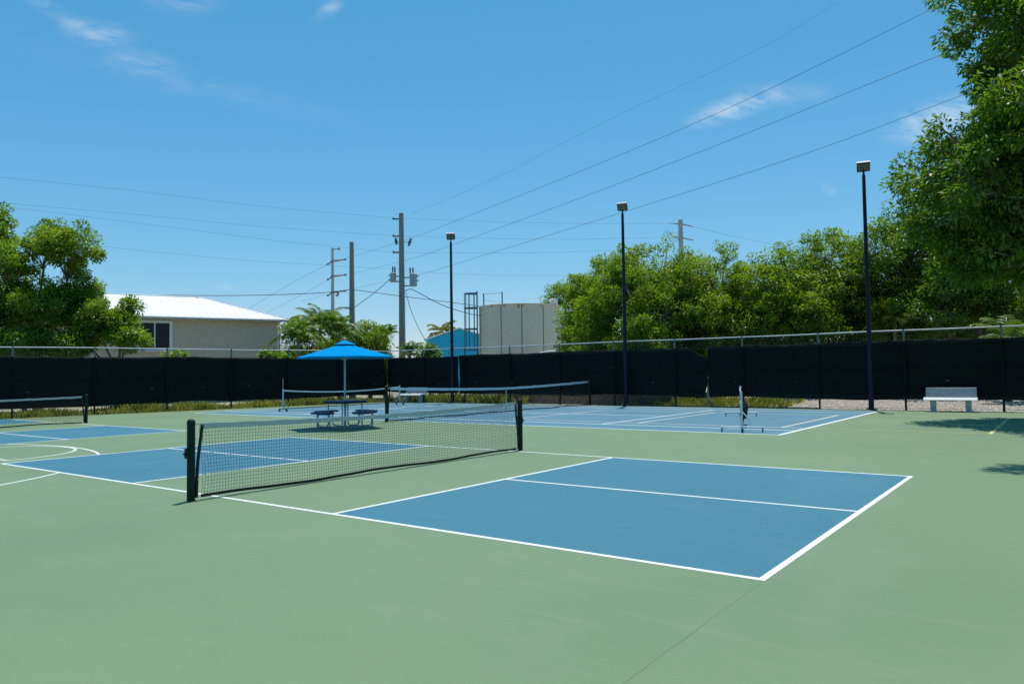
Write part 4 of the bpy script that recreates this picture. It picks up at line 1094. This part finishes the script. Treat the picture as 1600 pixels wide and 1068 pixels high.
shrub(1400, 500, 32.5, 1.1, 1.0, 'light green shrub behind the fence just right of the right lamp post', 54)
shrub(1000, 520, 33.5, 1.0, 0.9, 'green shrub behind the fence right of the pump shed', 55)

# left tree group
lt = P3(62, 430, 37)
make_tree('broadleaf_tree', 'glossy green tree at the left edge behind the fence, with bare sky gaps', (lt.x, lt.y, -0.06),
          [(*P3(112, 392, 36), 1.75, 1.5, 1.25, 65), (*P3(75, 372, 37), 1.1, 1.1, 0.85, 35), (*P3(10, 425, 36.5), 1.7, 1.6, 1.5, 75), (*P3(-12, 360, 37.5), 1.2, 1.2, 1.2, 40), (*P3(70, 480, 36), 2.4, 1.8, 1.35, 110), (*P3(-30, 500, 36), 2.0, 1.7, 1.4, 80), (*P3(125, 455, 36.5), 1.15, 1.1, 0.8, 40)],
          61, 'leaf_left', 'bark', leaf=0.17, n_leaf=125, cl_r=(0.26, 0.52), trunk_r=0.16, limb_r=0.06, group='trees by the left fence')
lt2 = P3(185, 515, 35.5)
make_tree('broadleaf_tree', 'lower green tree in front of the beige house beside its window', (lt2.x, lt2.y, -0.06),
          [(*P3(182, 507, 35.5), 1.25, 1.1, 0.85, 60), (*P3(150, 500, 35.5), 1.3, 1.1, 1.0, 55), (*P3(203, 480, 35.8), 0.55, 0.5, 0.40, 14), (*P3(205, 530, 35), 0.9, 0.8, 0.6, 30), (*P3(120, 530, 35.5), 1.4, 1.1, 0.7, 45)],
          62, 'leaf_left', 'bark', leaf=0.16, n_leaf=90, cl_r=(0.22, 0.45), trunk_r=0.09, limb_r=0.04, group='trees by the left fence')
lt3 = P3(40, 545, 34.5)
make_tree('broadleaf_tree', 'dark low tree at the left edge just above the windscreen', (lt3.x, lt3.y, -0.06),
          [(*P3(40, 535, 34.5), 1.9, 1.2, 0.8, 70), (*P3(-30, 540, 34.5), 1.6, 1.2, 0.9, 50), (*P3(110, 540, 34.5), 1.3, 1.0, 0.6, 45)],
          63, 'leaf_dark', 'bark', leaf=0.16, n_leaf=90, cl_r=(0.25, 0.5), trunk_r=0.09, limb_r=0.04, group='trees by the left fence')

def palm(px, pyc, depth, nf, fl, label, seed, mleaf='palm_leaf', lean=(0.0, 0.0), leaf_len=0.42, group='palms behind the fences', up=(0.15, 1.5), trunk_r=0.10, leaf_w=0.035, trunks=1):
    c = P3(px, pyc, depth); rg = np.random.default_rng(seed)
    root = empty('palm_tree', (c.x-lean[0], c.y-lean[1], -0.06), 0, label, 'palm tree', group)
    H = c.z+0.06; L3 = np.array([lean[0], lean[1], 0.0])
    pts = [tuple(L3*(i/8)**1.6+np.array([0, 0, H*i/8])) for i in range(9)]
    MB().tube(pts, [trunk_r*(1.3-0.5*i/8)*(1+0.06*(i % 2)) for i in range(9)], 9).build('trunk', M['palmtrunk'], root, True)
    head = np.array([lean[0], lean[1], H])
    for k in range(nf):
        a = 2.4*k+rg.uniform(-0.3, 0.3); el = rg.uniform(*up); Lf = fl*rg.uniform(0.8, 1.15)
        h_ = np.array([math.cos(a), math.sin(a), 0]); P = []
        m_ = 14
        pos = head.copy(); ang = el
        for i in range(m_+1):
            P.append(pos.copy()); pos = pos+(h_*math.cos(ang)+np.array([0, 0, math.sin(ang)]))*(Lf/m_); ang -= 0.065+0.10*i/m_
        P = np.array(P)
        V = []; F = []
        side = np.cross(h_, [0, 0, 1.0])
        tt = np.linspace(0.12, 1.0, 34)
        for t in tt:
            i = min(int(t*m_), m_-1); fr = t*m_-i; p = P[i]*(1-fr)+P[i+1]*fr; tg = unit(P[i+1]-P[i])
            ll = leaf_len*math.sin(PI*min(1, 0.12+0.86*t))**0.7*rg.uniform(0.85, 1.1)
            for s in (-1, 1):
                dd = unit(side*s*0.8+tg*0.62+np.array([0, 0, -0.30+0.25*rg.normal()*0.6])); wv = unit(np.cross(dd, np.cross(tg, dd)+rg.normal(size=3)*0.2))*leaf_w
                b = len(V); mid = p+dd*ll*0.5+np.array([0, 0, 0.02]); tip = p+dd*ll+np.array([0, 0, -0.10*ll])
                V += [p, mid+wv*0.5, tip, mid-wv*0.5]; F.append((b, b+1, b+2, b+3))
        b = len(V)
        for i in range(m_):
            r0 = 0.018*(1-i/m_)+0.004; q = side*r0
            V += [P[i]-q, P[i]+q, P[i+1]+q*0.9, P[i+1]-q*0.9]; F.append((b, b+1, b+2, b+3)); b += 4
        mesh_np('frond', np.array(V), np.array(F), M[mleaf], root)
    return root
palm(500, 508, 46, 20, 2.1, 'dark green palm with arching fronds right of the beige house', 71, leaf_len=0.55, leaf_w=0.07)
palm(530, 522, 44.5, 17, 1.8, 'dark green palm just left of the bare utility pole', 72, leaf_len=0.50, leaf_w=0.07)
palm(466, 526, 43, 16, 1.7, 'leafy palm beside the downspout of the beige house', 73, leaf_len=0.46, leaf_w=0.07)
palm(601, 526, 50, 12, 1.15, 'small dark palm at the right end of the greenery behind the umbrella', 74, leaf_len=0.40, leaf_w=0.07)
palm(640, 553, 43, 12, 1.0, 'small palm behind the foot of the transformer pole', 75, leaf_len=0.35, leaf_w=0.05)
palm(691, 518, 82, 13, 2.2, 'yellowing coconut palm behind the blue building', 76, 'palm_yellow', leaf_len=0.7, leaf_w=0.12, up=(-0.2, 1.2))
palm(1530, 500, 31.5, 13, 1.9, 'yellow-green palm in the shade above the bench', 77, 'palm_yellow', leaf_len=0.45, leaf_w=0.04)
palm(1398, 505, 32.0, 11, 1.6, 'yellowing palm just right of the right lamp post', 78, 'palm_yellow', leaf_len=0.40, leaf_w=0.04)
palm(1572, 528, 27.5, 11, 1.3, 'low green palm behind the fence at the right edge', 79, 'palm_leaf', leaf_len=0.40, leaf_w=0.045)
tree_at(578, 500, 48, 1.5, 'light green bushy tree between the bare pole and the transformer pole', 81, 'leaf_mid', name='broadleaf_tree', dens=0.8, group='trees behind the umbrella', low=0.5)
tree_at(470, 490, 50, 1.7, 'light green bushy tree behind the palms right of the house', 82, 'leaf_mid', dens=0.8, group='trees behind the umbrella', low=0.5)
tree_at(535, 505, 49, 1.7, 'dense green tree behind the palms and the bare utility pole', 83, 'leaf_left', dens=0.9, group='trees behind the umbrella', low=0.5)
shrub(672, 549, 44, 0.45, 0.42, 'loose leafy shrub poking above the rail left of the blue building', 84, 'leaf_left', n=8, leaf=0.2, group='shrubs behind the left fence')
shrub(427, 556, 41, 0.55, 0.4, 'broad-leaved plant above the rail at the corner of the beige house', 85, 'leaf_left', n=6, leaf=0.34, group='shrubs behind the left fence')
shrub(277, 556, 38, 0.4, 0.32, 'small sparse green shrub above the windscreen below the house window', 86, 'leaf_left', n=5, leaf=0.2, group='shrubs behind the left fence')

# weeds under and behind the fences
def weeds(name, label, poly, n, hgt, seed, m='grass'):
    rg = np.random.default_rng(seed); (ax, ay), (bx, by), w0, w1 = poly
    t = rg.random(n); d = np.array([bx-ax, by-ay]); nr = np.array([-d[1], d[0]])/np.linalg.norm(d)
    patchy = 0.5+0.5*np.sin(t*40+seed)*np.sin(t*17+2)
    off = w0+(w1-w0)*rg.random(n)
    p = np.stack([ax+d[0]*t+nr[0]*off, ay+d[1]*t+nr[1]*off, np.full(n, -0.06)], 1)
    h_ = hgt*(0.25+1.0*rg.random(n)**1.6)*(0.35+1.0*patchy)*(0.7+0.5*np.sin(t*131+off*5))
    a = rg.uniform(0, 2*PI, n); ln = rg.uniform(0.15, 0.8, n)
    tip = p+np.stack([np.cos(a)*h_*ln, np.sin(a)*h_*ln, h_], 1); mid = p*0.5+tip*0.5+np.stack([np.zeros(n), np.zeros(n), h_*0.12], 1)
    w = np.stack([-np.sin(a), np.cos(a), np.zeros(n)], 1)*(0.006+0.012*rg.random(n))[:, None]
    V = np.stack([p-w, p+w, mid+w*1.3, tip, mid-w*1.3], 1).reshape(-1, 3); F = np.arange(n*5).reshape(n, 5)
    o = mesh_np(name, V, F, M[m]); tag(o, label, 'weeds', kind='stuff'); return o
weeds('weed_strip', 'yellowing weeds along the foot of the left fence', (LEFT_END, CORNER, -0.72, 3.5), 40000, 0.33, 1)
weeds('weed_strip', 'dry weeds along the foot of the far fence behind the tennis net', (CORNER, (-13.0, FENCE_Y), -0.2, 3.4), 15000, 0.42, 2)
weeds('weed_strip', 'green grass tuft strip under the far fence near the drooping windscreen', ((-6.0, FENCE_Y), (-0.3, FENCE_Y), 0.1, 3.0), 13000, 0.38, 3)

# loose stones on the gravel bed
rg = np.random.default_rng(5); ns = 9000
sx = rg.uniform(-1.5, 11, ns); sy = 23.62+rg.random(ns)**1.3*4.2; sz = -0.035+(sy-23.53)/5.47*0.285
sr_ = 0.022+0.035*rg.random(ns)**2
oct_ = np.array([(1, 0, 0), (0, 1, 0), (-1, 0, 0), (0, -1, 0), (0, 0, 0.7), (0, 0, -0.5)], float)
V = np.stack([sx, sy, sz], 1)[:, None, :]+oct_[None]*sr_[:, None, None]*rg.uniform(0.6, 1.3, (ns, 6, 1))
F = np.array([(0, 1, 4), (1, 2, 4), (2, 3, 4), (3, 0, 4), (1, 0, 5), (2, 1, 5), (3, 2, 5), (0, 3, 5)])
tag(mesh_np('gravel_stones', V.reshape(-1, 3), (F[None]+(np.arange(ns)*6)[:, None, None]).reshape(-1, 3), M['stone']), 'pinkish gravel stones beyond the far fence at the right', 'gravel', kind='stuff')
# timber edging between court and grass
tag(MB().box((-2.2, 23.60, -0.01), (6.5, 0.09, 0.09), 0, 0.01).build('edging_board', M['rust'], None), 'weathered brown edging board at the court edge by the grass', 'board')
# a few fallen leaves and bits of litter on the paint
lf = MB()
for i in range(24):
    x_ = random.uniform(-6, 9.5); y_ = random.uniform(-1, 11); a = random.uniform(0, 6); l_ = random.uniform(0.008, 0.020)
    c_, s_ = math.cos(a)*l_, math.sin(a)*l_
    lf.add([(x_-c_, y_-s_, 0.004), (x_+s_*0.4, y_-c_*0.4, 0.008), (x_+c_, y_+s_, 0.005), (x_-s_*0.4, y_+c_*0.4, 0.008)], [(0, 1, 2, 3)])
tag(lf.build('leaf_litter', M['tan_line'], kind='stuff'), 'tiny dry bits of leaf scattered over the court', 'leaf litter')
